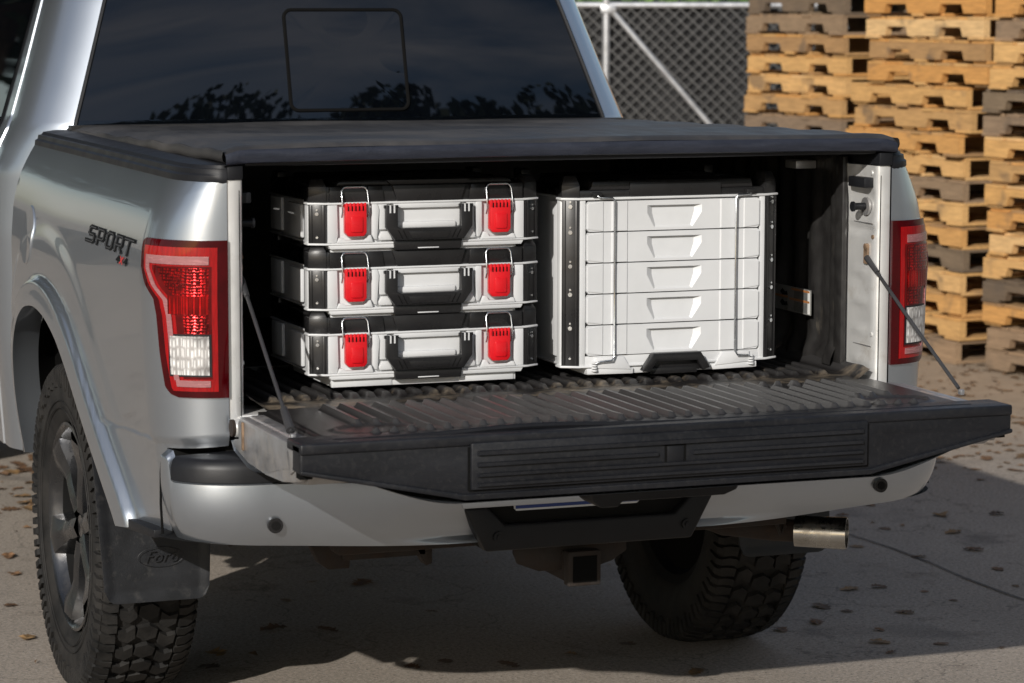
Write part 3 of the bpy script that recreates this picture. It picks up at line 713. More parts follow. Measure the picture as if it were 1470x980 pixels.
# ---------------------------------------------------------------- wheels
def make_tyre(parent):
    w2 = .132
    prof = [(-.112, .262), (-.124, .272), (-.137, .300), (-.141, .340), (-.137, .378), (-.130, .396), (-.118, .404), (-.06, .4085), (0, .410), (.06, .4085), (.118, .404), (.130, .396), (.137, .378), (.141, .340), (.137, .300), (.124, .272), (.112, .262)]
    ty = build('tyre', MB().lathe(prof, (0, 0, 0), 96), rubber, parent, ang=45)
    tb = MB()
    def P(x, a, r): return (x, r*math.cos(a), r*math.sin(a))
    def rr(x): return .4225-.012*abs(x/.13)**5
    def block(pts, dr=.012, top=None):
        n = len(pts); base = len(tb.V)
        cx = sum(p[0] for p in pts)/n; ca = sum(p[1] for p in pts)/n
        for x, a in pts: tb.V.append(P(x, a, rr(x)-dr-.006))
        for x, a in pts: tb.V.append(P(cx+(x-cx)*.985, ca+(a-ca)*.985, rr(x)))
        tb.F.append(tuple(base+n+i for i in range(n)))
        for i in range(n): j = (i+1) % n; tb.F.append((base+i, base+j, base+n+j, base+n+i))
    N = 42; st = 2*math.pi/N
    for k in range(N):
        a = k*st; q = st
        block([(-.026, a+.10*q), (.006, a), (.030, a+.22*q), (.026, a+.62*q), (-.004, a+.78*q), (-.030, a+.52*q)])
        for sx in (-1, 1):
            b = a+(.35*q if sx > 0 else 0)
            block([(sx*.036, b+.05*q), (sx*.060, b+.28*q), (sx*.084, b+.20*q), (sx*.080, b+.66*q), (sx*.054, b+.84*q), (sx*.033, b+.60*q)])
            c = b+.45*q
            block([(sx*.090, c+.02*q), (sx*.128, c-.05*q), (sx*.1365, c+.04*q), (sx*.1365, c+.34*q), (sx*.118, c+.44*q), (sx*.088, c+.40*q)])
            block([(sx*.087, c+.52*q), (sx*.115, c+.56*q), (sx*.134, c+.48*q), (sx*.134, c+.80*q), (sx*.110, c+.90*q), (sx*.088, c+.84*q)])
            # side lugs
            for o, l in ((.08, .37), (.55, .84)):
                base = len(tb.V); dd = .022 if o < .3 else .034
                for (x, r) in ((sx*.1335, .4105), (sx*.1475, .397), (sx*.1470, .388-dd), (sx*.1370, .386-dd)):
                    tb.V.append(P(x, c+o*q-.05*q, r)); tb.V.append(P(x, c+l*q-.05*q, r))
                for i in range(3): tb.F.append((base+2*i, base+2*i+1, base+2*i+3, base+2*i+2))
                tb.F.append((base, base+2, base+4, base+6)); tb.F.append((base+1, base+3, base+5, base+7))
    build('tread', tb, rubber, ty, ang=30, kind='stuff')
    ring = MB()
    for rad in (.318, .300): ring.lathe([(-.1412, rad-.0015), (-.1435, rad), (-.1412, rad+.0015)], (0, 0, 0), 96)
    build('sidewall_ring', ring, rubber, ty)
def make_rim(parent):
    R0 = .258
    rim = build('rim', MB().lathe([(-.120, R0+.004), (-.126, R0+.006), (-.128, R0), (-.122, R0-.008), (-.110, R0-.014), (-.09, R0-.022)], (0, 0, 0), 96), rimm, parent, ang=50)
    build('rim_barrel', MB().lathe([(-.09, R0-.022), (.02, R0-.030), (.10, R0-.020), (.112, R0+.004)], (0, 0, 0), 96), blackm, rim, ang=50)
    build('brake_disc', MB().lathe([(-.02, .0), (-.02, .165), (.0, .165), (.0, .0)], (0, 0, 0), 48), blackm, rim)
    build('dust_shield', MB().lathe([(.07, .0), (.07, .225), (.075, .225), (.075, .0)], (0, 0, 0), 48), cavity, rim)
    for k in range(6):
        sp = MB()
        def f(u, v):
            r = .040+(R0-.018-.040)*u; wd = .030+.016*u+.014*sm(.7, 1, u)-.008*math.exp(-((u-.45)/.2)**2); t = (v-.5)*2
            ridge = .014*(1-abs(t))**.8; ax = -.092-.004*sm(.0, .25, u)-.022*sm(.55, 1, u)-ridge
            if abs(t) > .99: ax += .055
            return (ax, t*wd, r)
        sp.grid(24, 10, f)
        sp.xf(Matrix.Rotation(k*math.pi/3+.26, 4, 'X'))
        build('spoke', sp, rimm, rim, ang=40, recalc=False)
    build('hub_cap', MB().lathe([(-.095, .0), (-.095, .028), (-.090, .034), (-.06, .038), (-.05, .055), (-.02, .062)], (0, 0, 0), 40), rimm, rim)
    for k in range(6):
        a = k*math.pi/3; build('lug_nut', MB().cyl((-.03, .068*math.cos(a), .068*math.sin(a)), (-.075, .068*math.cos(a), .068*math.sin(a)), .010, 6), zinc, rim)
def wheel(loc, flip):
    w_ = bpy.data.objects.new('wheel', None); COL.objects.link(w_); w_.parent = T; w_.location = loc
    if flip: w_.rotation_euler = (0, 0, math.pi)
    return w_
AX = 1.095
w1 = wheel((-.818, AX, .415), False); w1.scale = (.86, 1, 1)
def flat(mb_obj): pass
make_tyre(w1); make_rim(w1)
for ch in list(w1.children):
    pass
for loc, fl_ in (((.823, AX, .415), True), ((-.835, 4.75, .415), False), ((.835, 4.75, .415), True)):
    w_ = wheel(loc, fl_)
    for ch in list(w1.children): copy_tree(ch, w_)
    w_.rotation_euler = (0.35, 0, w_.rotation_euler.z); w_.scale = (.9, 1, 1)
# mud flaps
def flap(sx):
    C_ = [(.800, .850), (.740, .780), (.680, .700), (.640, .630), (.615, .55), (.600, .46), (.592, .38), (.590, .318)]
    def cv(v):
        a = v*(len(C_)-1); i = min(int(a), len(C_)-2); t = a-i; return C_[i][0]*(1-t)+C_[i+1][0]*t, C_[i][1]*(1-t)+C_[i+1][1]*t
    mb = MB(); nu, nv = 26, 40
    for lay in (0, .008):
        for j in range(nv+1):
            for i in range(nu+1):
                v = j/nv; u = i/nu; y, z = cv(v)
                x0 = -.962+.012*sm(.5, 1, v); x1 = -.690-.008*sm(.6, 1, v)
                # rounded lower corners
                rr_ = .03; zb_ = .318; du = min(u, 1-u)*(x1-x0)
                if du < rr_ : z = max(z, zb_+rr_-math.sqrt(max(0, rr_**2-(rr_-du)**2)))
                e = min(du, (z-zb_) if v > .3 else 1); off = .004*(1-sm(.010, .016, e))
                x = x0+(x1-x0)*u
                mb.V.append((x, y-off+lay, z))
    n = nu+1; tot = n*(nv+1)
    for j in range(nv):
        for i in range(nu):
            q = (j*n+i, j*n+i+1, (j+1)*n+i+1, (j+1)*n+i); mb.F.append(q[::-1]); mb.F.append(tuple(tot+k for k in q))
    ring = [j for j in range(n)]+[i*n+nu for i in range(1, nv+1)]+[nv*n+j for j in range(nu-1, -1, -1)]+[i*n for i in range(nv-1, 0, -1)]
    for a, b in zip(ring, ring[1:]+ring[:1]): mb.F.append((a, b, tot+b, tot+a))
    if sx > 0: mb.mir()
    f = build('mud_flap', mb, flapm, T, ang=45)
    ov = MB().tube([(sx*-1*(-.815+.055*math.cos(a)) if False else (.815*sx+.055*math.cos(a)), .5885, .425+.024*math.sin(a)) for a in [i/40*2*math.pi for i in range(40)]], .0007, 5, closed=True)
    build('embossed_oval', ov, flapm, f)
    cu = bpy.data.curves.new('emblem', 'FONT'); cu.body = 'Ford'; cu.size = .042; cu.shear = .35; cu.extrude = .0005; cu.align_x = 'CENTER'; cu.align_y = 'CENTER'
    to = bpy.data.objects.new('emblem_text', cu); COL.objects.link(to); dg = bpy.context.evaluated_depsgraph_get(); me = bpy.data.meshes.new_from_object(to.evaluated_get(dg)); COL.objects.unlink(to); bpy.data.objects.remove(to)
    me.transform(Matrix.Translation((.815*sx, .5885, .425)) @ Matrix.Rotation(math.pi/2, 4, 'X')); me.materials.clear(); me.materials.append(flapm)
    eo = bpy.data.objects.new('embossed_lettering', me); COL.objects.link(eo); eo.parent = f
flap(-1); flap(1)
# underbody
ub = MB().box(-.45, -.38, .15, 4.9, .52, .64).box(.38, .45, .15, 4.9, .52, .64); build('frame_rail', ub, blackm, T)
build('hitch_beam', MB().box(-.55, .55, .02, .09, .515, .565), rust, T, bevel=.004)
build('body_floor', MB().box(-.78, .78, .10, 5.6, .64, .72), cavity, T)
hr = build('hitch_receiver', MB().prism([(-.035, .431), (.035, .431), (.035, .500), (-.035, .500)], 'y', -.055, .25), rust, T, bevel=.004)
build('receiver_collar', MB().prism([(-.040, .426), (.040, .426), (.040, .506), (-.040, .506)], 'y', -.075, -.045), rust, hr, bevel=.004)
build('receiver_bore', MB().box(-.029, .029, -.0765, -.07, .435, .495), cavity, hr)
build('chain_plate', MB().prism([(-.15, .50), (-.14, .475), (-.09, .455), (-.045, .455), (.045, .455), (.09, .468), (.125, .49), (.125, .515), (-.15, .515)], 'y', -.02, -.008), rust, hr, bevel=.002)
build('frame_bracket', MB().prism([(-.57, .51), (-.55, .47), (-.53, .455), (-.48, .455), (-.475, .52)], 'y', .16, .20).box(-.50, -.30, .15, .20, .475, .51).prism([(-.33, .50), (-.30, .45), (-.285, .455), (-.285, .50)], 'y', .15, .19), rust, T, bevel=.003)
build('rear_axle', MB().tube([(-.70, AX, .42), (-.2, AX, .42), (-.1, AX, .42), (.1, AX, .42), (.2, AX, .42), (.70, AX, .42)], [.045, .045, .12, .12, .045, .045], 20), blackm, T)
for x in (-.5, .5): build('leaf_spring', MB().tube([(x, .35, .56), (x, .7, .46), (x, AX, .43), (x, 1.6, .50), (x, 1.9, .56)], .022, 6), rust, T)
ex = build('exhaust_pipe', MB().tube([(.42, 1.3, .55), (.42, .7, .53), (.43, .42, .50), (.50, .26, .475), (.60, .19, .468), (.655, .147, .469)], .027, 18), rust, T)
E0, E1 = Vector((.640, .155, .469)), Vector((.742, .085, .468)); dd = (E1-E0).normalized()
def tiptube(mb, a, b, r, r2): return mb.cyl(a, b, r, 32, r2)
tp = MB(); tp.cyl(E0, E1, .038, 36, .0385); 
tp.F = [f for f in tp.F if len(f) == 4]; n_t = len(tp.V)
tp2 = MB().cyl(E0, E1, .0345, 36, .0350); tp2.F = [f[::-1] for f in tp2.F if len(f) == 4]
tp.add(tp2.V, tp2.F); tp.F += [(36+k, 36+(k+1) % 36, n_t+36+(k+1) % 36, n_t+36+k) for k in range(36)]
build('exhaust_tip', tp, steel, ex, recalc=False, ang=40)
build('exhaust_hanger', MB().tube([(.58, .14, .53), (.575, .13, .50), (.585, .125, .47), (.60, .13, .49)], .005, 6), rust, ex)

# ---------------------------------------------------------------- cab
def cab_sec(z):   # half width of cab side, half width of rear glass, y of rear glass
    s = float(np.interp(z, [.5, .8, 1.1, 1.27, 1.34, 1.40, 1.55, 1.73, 1.85, 1.93, 1.96], [.93, .95, .962, .952, .925, .895, .842, .782, .735, .66, .45]))
    gx = float(np.interp(z, [.5, 1.39, 1.73, 1.88, 1.96], [.77, .772, .664, .61, .44])); gy = 1.69+max(0, z-1.39)*.29
    return s, gx, gy
def cab_pt(u, z, sgn, off=0):   # u: 0 at the rear glass edge ... 1 = corner end, then forward
    s, gx, gy = cab_sec(z); ry = .20
    if u <= 1:
        w_ = s-gx; a = .84*w_; ya = .50*w_+.012
        t = u*math.pi/2; c1 = (gx+w_*(1-math.cos(t))*0, 0)
        P0, P1, P2, P3 = (gx, gy), (gx+a*.62, gy+ya*.55), (s-.004, gy+ya*1.25), (s, gy+ry)
        b0, b1, b2, b3 = (1-u)**3, 3*u*(1-u)**2, 3*u*u*(1-u), u**3
        return (sgn*(b0*P0[0]+b1*P1[0]+b2*P2[0]+b3*P3[0]+off*math.sin(t)), b0*P0[1]+b1*P1[1]+b2*P2[1]+b3*P3[1]-off*math.cos(t), z)
    return (sgn*(s+off), gy+ry+(u-1)*3.4*(1), z)
def zsc(v): return .50+(1.955-.50)*v
for sgn in (-1, 1):
    c = MB(); us = [i/24 for i in range(25)]+[1.008, 1.015]; nzv = 90
    for j in range(nzv+1):
        for u in us: c.V.append(cab_pt(u, zsc(j/nzv), sgn))
    n = len(us)
    for j in range(nzv):
        for i in range(n-1): q = (j*n+i, j*n+i+1, (j+1)*n+i+1, (j+1)*n+i); c.F.append(q if sgn > 0 else q[::-1])
    build('cab_rear_pillar', c, silver, T, recalc=False, ang=60)
    d = MB(); us = [1.017, 1.019, 1.03, 1.06, 1.1, 1.2, 1.4, 1.6]
    for j in range(nzv+1):
        for i, u in enumerate(us): d.V.append(cab_pt(u, zsc(j/nzv), sgn, -.012 if i == 0 else .003))
    n = len(us)
    for j in range(nzv):
        for i in range(n-1): q = (j*n+i, j*n+i+1, (j+1)*n+i+1, (j+1)*n+i); d.F.append(q if sgn > 0 else q[::-1])
    dr = build('rear_door', d, silver, T, recalc=False, ang=60)
    # side window with chrome/black surround
    wn = MB()
    def wf(u, v, o=.007, shr=0):
        z = 1.335+shr+(1.90-1.335-2*shr)*v; u0 = 1.045+.0-.012*sm(0, 1, v)+shr*.4+.035*sm(.08, 0, v); return cab_pt(u0+(1.55-u0)*u, z, sgn, o)
    build('window_frame', MB().grid(30, 30, lambda u, v: wf(u, v, .006, 0), flip=(sgn < 0)), blackp, dr, recalc=False, ang=60)
    build('side_window', MB().grid(30, 30, lambda u, v: wf(u, v, .009, .012), flip=(sgn < 0)), glassd, dr, recalc=False, ang=60)
# lower back wall + glass
bwall = MB().grid(40, 10, lambda u, v: ((u-.5)*2*cab_sec(.5+v*.9)[1], cab_sec(.5+v*.9)[2]+.004, .5+v*.9)); build('cab_back_wall', bwall, silver, T, recalc=False)
def gpt(u, v, o=0):
    z = 1.385+v*(1.885-1.385); s, gx, gy = cab_sec(z); x = (u-.5)*2
    return (x*gx, gy-.030*(1-x*x)-.006*math.sin(v*3.14)-o, z)
rw = build('rear_window', MB().grid(60, 40, lambda u, v: gpt(u, v)), glassd, T, recalc=False, ang=60, label='dark tinted rear window of the cab')
build('window_seal', MB().tube([gpt(0, v/20, .001) for v in range(21)], .006, 6).tube([gpt(1, v/20, .001) for v in range(21)], .006, 6).tube([gpt(u/20, 0, .001) for u in range(21)], .008, 6), blackp, rw)
# sliding pane frame
fr_ = []
x0, x1, z0, z1, rr0 = -.170, .172, 1.430, 1.706, .022
for cx_, cz_, a0 in ((x1-rr0, z1-rr0, 0), (x0+rr0, z1-rr0, 90), (x0+rr0, z0+rr0, 180), (x1-rr0, z0+rr0, 270)):
    for i in range(7):
        a = R_(a0+i*15); fr_.append((cx_+rr0*math.cos(a), cz_+rr0*math.sin(a)))
def on_glass(x, z, o): s, gx, gy = cab_sec(z); xx = x/gx; v = (z-1.385)/.5; return (x, gy-.030*(1-xx*xx)-.006*math.sin(v*3.14)-o, z)
build('sliding_pane_seal', MB().tube([on_glass(a, b, .001) for a, b in fr_], .0052, 6, closed=True), cavity, rw)
pn = MB(); pn.V = [on_glass(a, b, .0012) for a, b in fr_]+[on_glass((x0+x1)/2, (z0+z1)/2, .0012)]; nn_ = len(fr_); pn.F = [(i, (i+1) % nn_, nn_) for i in range(nn_)]
build('sliding_pane', pn, glassd, rw, recalc=False, ang=60)
build('cab_roof', MB().grid(20, 20, lambda u, v: ((u-.5)*1.32, 1.86+v*2.2, 1.925+.035*(1-((u-.5)*2)**2)+.0*v)), silver, T, recalc=False)
build('cab_body', MB().box(-.92, .92, 3.9, 6.0, .55, 1.15), silver, T, bevel=.08, seg=4)
build('cab_interior', MB().prism([(1.95, .75), (3.9, .75), (3.9, 1.15), (3.45, 1.87), (2.05, 1.87)], 'x', -.60, .60), cavity, T)
build('door_panel_front', MB().prism([(4.0, .55), (4.0, 1.3), (3.3, 1.80), (3.0, 1.80), (3.0, .55)], 'x', -.70, .70), glassd, T)

# ---------------------------------------------------------------- decal
def strokes(paths, wd):
    out = []
    paths = [[(a, b*2.3) for a, b in p] for p in paths]
    for p in paths:
        for (a, b) in zip(p, p[1:]):
            d = Vector((b[0]-a[0], b[1]-a[1])); l = d.length; d /= l; n = Vector((-d.y, d.x))*wd/2; e = d*wd/2
            A = Vector(a)-e; Bb = Vector(b)+e; out.append([Vector((q.x, q.y/2.3)) for q in (A-n, Bb-n, Bb+n, A+n)])
    return out
GL = {'S': [[(.9, 1), (.25, 1), (.12, .9), (.12, .58), (.25, .5), (.75, .5), (.88, .4), (.88, .1), (.75, 0), (-.15, 0)]],
      'P': [[(.1, 0), (.1, 1), (.78, 1), (.9, .9), (.9, .45), (.78, .35), (.1, .35)]],
      'O': [[(.25, 0), (.1, .15), (.1, .85), (.25, 1), (.75, 1), (.9, .85), (.9, .15), (.75, 0), (.25, 0)]],
      'R': [[(.1, 0), (.1, 1), (.8, 1), (.9, .9), (.9, .5), (.8, .4), (.1, .4)], [(.55, .4), (.9, 0)]],
      'T': [[(-.15, 1), (1.05, 1)], [(.45, 1), (.45, 0)]],
      '4': [[(.7, 0), (.7, 1), (0, .35), (1, .35)]], 'X': [[(0, 0), (1, 1)], [(0, 1), (1, 0)]]}
def decal(word, y0, z0, w_, h, adv, wd, mat, off, name, shear=.6, parent=T, drop=0):
    mb = MB()
    for i, ch in enumerate(word):
        P = [[((a*w_+i*adv)+b*h*shear, b*h-(i*adv)*drop) for a, b in p] for p in GL[ch]]
        for q in strokes(P, wd):
            # subdivide quad across for curvature
            vs = [plan(y0-v.x, z0+v.y, bulge(y0-v.x, z0+v.y, off-.0075)) for v in q]; mb.add(vs, [(3, 2, 1, 0)])
    return build(name, mb, mat, parent, recalc=False)
dc = decal('SPORT', .715, 1.172, .072, .034, .094, .021, decalb, .0095, 'sport_lettering')
decal('SPORT', .715, 1.172, .072, .034, .094, .005, decalg, .0104, 'lettering_inlay', parent=dc)
decal('4', .405, 1.147, .026, .015, .03, .010, decalb, .0095, 'badge_numeral', parent=dc)
decal('X', .368, 1.147, .024, .015, .03, .008, decalr, .0100, 'badge_cross', parent=dc)
decal('4', .330, 1.147, .026, .015, .03, .010, decalb, .0095, 'badge_numeral', parent=dc)
#--PART2--
# ================================================================== TOOLBOXES
OUT = [(-.272, .020), (-.234, 0), (.234, 0), (.272, .020), (.272, .050), (.254, .060), (.254, .39), (-.254, .39), (-.254, .060), (-.272, .050)]
def inset(poly, d):
    cx, cy = 0, .19; return [(x-math.copysign(d, x) if abs(x) > d else x, y+(d if y < cy else -d)) for x, y in poly]
def rail(B, sx, z0, z1, screws, parent):
    # rail lies on the chamfered corner; local frame
    a = Vector((sx*.2345, .0005, 0)); b = Vector((sx*.2715, .0195, 0)); t = (b-a).normalized(); n = Vector((t.y*sx, -t.x*sx, 0))
    if n.y > 0: n = -n
    wd = (b-a).length
    def q(mb, u0, u1, o0, o1, za, zb_):
        P = [a+t*u0+n*o0, a+t*u1+n*o0, a+t*u1+n*o1, a+t*u0+n*o1]; mb.add([(p.x, p.y, za) for p in P]+[(p.x, p.y, zb_) for p in P], [(0, 1, 2, 3), (7, 6, 5, 4), (0, 4, 5, 1), (1, 5, 6, 2), (2, 6, 7, 3), (3, 7, 4, 0)])
    m = MB(); q(m, .001, wd-.001, -.002, .0028, z0, z1); r = B('corner_rail', m, boxblk, parent, bevel=.0008)
    m = MB(); q(m, .004, .010, .0028, .0052, z0+.001, z1-.001); B('rail_ridge', m, boxblk, r, bevel=.0008)
    m = MB(); q(m, wd-.010, wd-.004, .0028, .0052, z0+.001, z1-.001); B('rail_ridge', m, boxblk, r, bevel=.0008)
    c = a+t*(wd*.5)
    for zs, rr in screws:
        m = MB().cyl((c+n*.002).to_tuple()[:2]+(zs,), (c+n*.0058).to_tuple()[:2]+(zs,), rr, 14); B('screw', m, zinc, r)
def latch(B, cx, z, parent):
    L0 = MB().prism([(cx-.0245, z), (cx-.0245, z-.072), (cx-.018, z-.081), (cx+.018, z-.081), (cx+.0245, z-.072), (cx+.0245, z)], 'y', -.016, .004)
    l = B('latch', L0, redp, parent, bevel=.0022)
    B('latch_pad', MB().prism([(cx-.013, z-.034), (cx-.013, z-.068), (cx-.010, z-.071), (cx+.012, z-.071), (cx+.015, z-.068), (cx+.015, z-.034), (cx+.012, z-.031), (cx-.010, z-.031)], 'y', -.0185, -.015), redp, l, bevel=.0012)
    for k in range(5):
        B('latch_slot', MB().box(cx-.019+k*.0085, cx-.0165+k*.0085, -.0166, -.012, z-.018, z-.006), cavity, l)
    for k in range(6):
        B('latch_tooth', MB().box(cx-.0235+k*.0085, cx-.0195+k*.0085, -.0175, -.012, z-.016, z+.002), redp, l, bevel=.0006)
    wr = [(cx-.030, -.004, z-.034), (cx-.0305, -.012, z-.020), (cx-.0305, -.009, z+.004), (cx-.030, -.003, z+.018), (cx-.026, -.001, z+.023), (cx-.020, -.001, z+.0245), (cx+.020, -.001, z+.0245), (cx+.026, -.001, z+.023), (cx+.030, -.003, z+.018), (cx+.0305, -.009, z+.004), (cx+.0305, -.012, z-.020), (cx+.030, -.004, z-.034)]
    B('bail_wire', MB().tube(wr, .0018, 8), zinc, l, ang=60)
def make_toolbox():
    t = thing('toolbox', 'x', 'toolbox', (0, 0, 0), 'white tool cases stacked in the truck bed')
    def zm(z): return float(np.interp(z, [-.01, 0, .0345, .1395, .1622, .183], [-.01, 0, .030, .1245, .1600, .1755]))
    def B(name, mb, mat, parent=t, **k):
        mb.V = [(x, y, zm(z)) for x, y, z in mb.V]; return build(name, mb, mat, parent, **k)
    body = B('body', MB().prism([(x, y+.006) if y < .03 else (x, y) for x, y in inset(OUT, .002)], 'z', .036, .139), boxwht, bevel=.0015)
    for z in (.0345, .1345):
        B('flange', MB().prism([(x*1.008, y-.0035 if y < .1 else y) for x, y in OUT], 'z', z, z+.0050), boxwht, body, bevel=.0012)
    # side flutes
    for sx in (-1, 1):
        B('side_panel', MB().prism([(.11, .045), (.20, .045), (.215, .06), (.215, .128), (.11, .128)], 'x', sx*.2535, sx*.262), boxwht, body, bevel=.002)
        B('side_panel', MB().prism([(.27, .050), (.36, .050), (.36, .134), (.27, .134)], 'x', sx*.2535, sx*.2615), boxwht, body, bevel=.002)
    F = lambda pts, y0=-.0035, y1=.010, name='front_rib', b=.0015: B(name, MB().prism(pts, 'y', y0, y1), boxwht, body, bevel=b)
    for s in (-1, 1):
        f = lambda P: [(s*x, z) for x, z in P][::s]
        F(f([(.118, .046), (.124, .046), (.130, .058), (.130, .134), (.117, .134), (.113, .120)]))               # rib between handle and latch
        F(f([(.212, .040), (.232, .040), (.232, .134), (.210, .134), (.2085, .060)]), -.0012)                       # post beside rail
        F(f([(.128, .0395), (.212, .0395), (.207, .052), (.199, .052), (.192, .0465), (.148, .0465), (.141, .058), (.133, .058)]), -.0052)   # pocket rim
        F(f([(.082, .044), (.113, .044), (.115, .052), (.108, .066), (.092, .066)]), -.004)
        F(f([(.094, .070), (.112, .070), (.113, .120), (.117, .134), (.094, .134)]), -.0006)
    F([(-.074, .122), (.074, .122), (.080, .134), (-.080, .134)], -.002)
    F([(-.070, .072), (.070, .072), (.070, .088), (-.070, .088)], .001, .012, b=.004)
    B('foot', MB().prism([(-.226, .0235), (.226, .0235), (.232, .0350), (-.232, .0350)], 'y', -.0015, .34), boxwht, body, bevel=.002)
    B('foot_base', MB().box(-.218, .218, .013, .33, .0015, .0238), boxwht, body, bevel=.002)
    B('front_foot', MB().box(-.222, -.080, .010, .02, .0020, .0230), boxwht, body, bevel=.002); B('front_foot', MB().box(.080, .212, .010, .02, .0020, .0230), boxwht, body, bevel=.002)
    # handle
    h = B('handle', MB().prism([(-.102, .131), (-.102, .076), (-.081, .0435), (.081, .0435), (.102, .076), (.102, .131), (.0745, .131), (.0745, .078), (.066, .074), (-.066, .074), (-.0745, .078), (-.0745, .131)], 'y', -.020, -.006), boxblk, bevel=.0018)
    B('grip_panel', MB().prism([(-.042, .0475), (.042, .0475), (.050, .066), (-.050, .066)], 'y', -.0215, -.019), boxblk, h, bevel=.0008)
    for sx in (-1, 1):
        for k in range(2): B('grip_groove', MB().prism([(sx*(.052+k*.011), .0475), (sx*(.054+k*.011), .0475), (sx*(.064+k*.011), .069), (sx*(.062+k*.011), .069)][::sx], 'y', -.0205, -.019), cavity, h)
        for k in range(2): B('hinge_slot', MB().box(*sorted((sx*(.0815+k*.0095), sx*(.0850+k*.0095))), -.0206, -.004, .112, .1315), boxwht if 1 else cavity, h)
        B('hinge_pin', MB().cyl((sx*.072, -.012, .127), (sx*.105, -.012, .127), .004, 10), boxblk, h)
    B('lock_block', MB().prism([(-.078, .018), (.078, .018), (.081, .0435), (-.081, .0435)], 'y', -.0095, .010), boxblk, bevel=.002)
    B('lock_tab', MB().box(-.025, .025, -.0108, -.009, .0215, .0245), boxwht, bevel=.0008)
    for cx in (-.1705, .1705): latch(B, cx, .137, t)
    sc_ = [(.122, .0022), (.112, .0042), (.054, .0028)]
    for sx in (-1, 1): rail(B, sx, .0400, .1345, sc_, t)
    # lid
    lid = B('lid', MB().prism([(x*1.0, y+.004) for x, y in inset(OUT, .001)], 'z', .1396, .1622), boxblk, bevel=.002)
    ring = [(-.2, .0265), (.2, .0265)]
    B('lid_rear_step', MB().box(-.20, .20, .345, .385, .156, .174), boxblk, lid, bevel=.002)
    B('lid_front_panel', MB().prism([(-.070, .1395), (.080, .1395), (.092, .1625), (-.082, .1625)], 'y', -.0035, .014), boxblk, lid, bevel=.0018)
    for sx in (-1, 1):
        po = [(sx*.271, .021), (sx*.234, .002), (sx*.229, .030), (sx*.229, .06), (sx*.262, .06)][::sx]
        po2 = [(sx*.262, .026), (sx*.240, .012), (sx*.236, .030), (sx*.236, .05), (sx*.254, .05)][::sx]
        B('lid_corner', MB().prism(po, 'z', .139, .163).frustum(po, po2, 'z', .163, .183), boxblk, lid, bevel=.0012)
        B('lid_corner', MB().box(*sorted((sx*.228, sx*.252)), .33, .385, .139, .182), boxblk, lid, bevel=.003)
        B('lid_rim', MB().prism([(sx*.228, .139), (sx*.205, .139), (sx*.198, .149), (sx*.198, .162), (sx*.228, .162)][::sx], 'y', -.0025, .012), boxblk, lid, bevel=.0015)
        B('lid_rim', MB().prism([(sx*.142, .139), (sx*.100, .139), (sx*.105, .162), (sx*.138, .162)][::sx], 'y', -.001, .012), boxblk, lid, bevel=.0015)
        B('lid_side_rail', MB().box(*sorted((sx*.236, sx*.253)), .06, .33, .139, .166), boxblk, lid, bevel=.002)
    return t
BX, BY, BZ = -.309, .115, .8735
tb0 = make_toolbox(); PT = .1460
labs = ['lowest white toolbox of the stack of three, standing on the ribbed bed floor', 'middle white toolbox, held between the top and bottom ones of the stack', 'topmost white toolbox of the stack of three, its black lid under the bed cover']
tb0.location = (BX, BY, BZ); tb0['label'] = labs[0]
for i in (1, 2):
    c = copy_tree(tb0); c.location = (BX, BY+(.0015 if i == 1 else -.001), BZ+i*PT); c['label'] = labs[i]
# top box has a full lid top panel
for ch in [c for c in COL.objects if c.parent and c.parent.name.startswith('toolbox') and c.parent['label'] == labs[2] and c.name.startswith('lid')]:
    build('lid_top_panel', MB().prism([(-.21, .1602), (.21, .1602), (.20, .172), (-.20, .172)], 'y', .012, .33), boxblk, ch, bevel=.003)
    build('lid_top_band', MB().prism([(-.082, .1602), (.092, .1602), (.105, .172), (-.095, .172)], 'y', .003, .02), boxblk, ch, bevel=.002); break

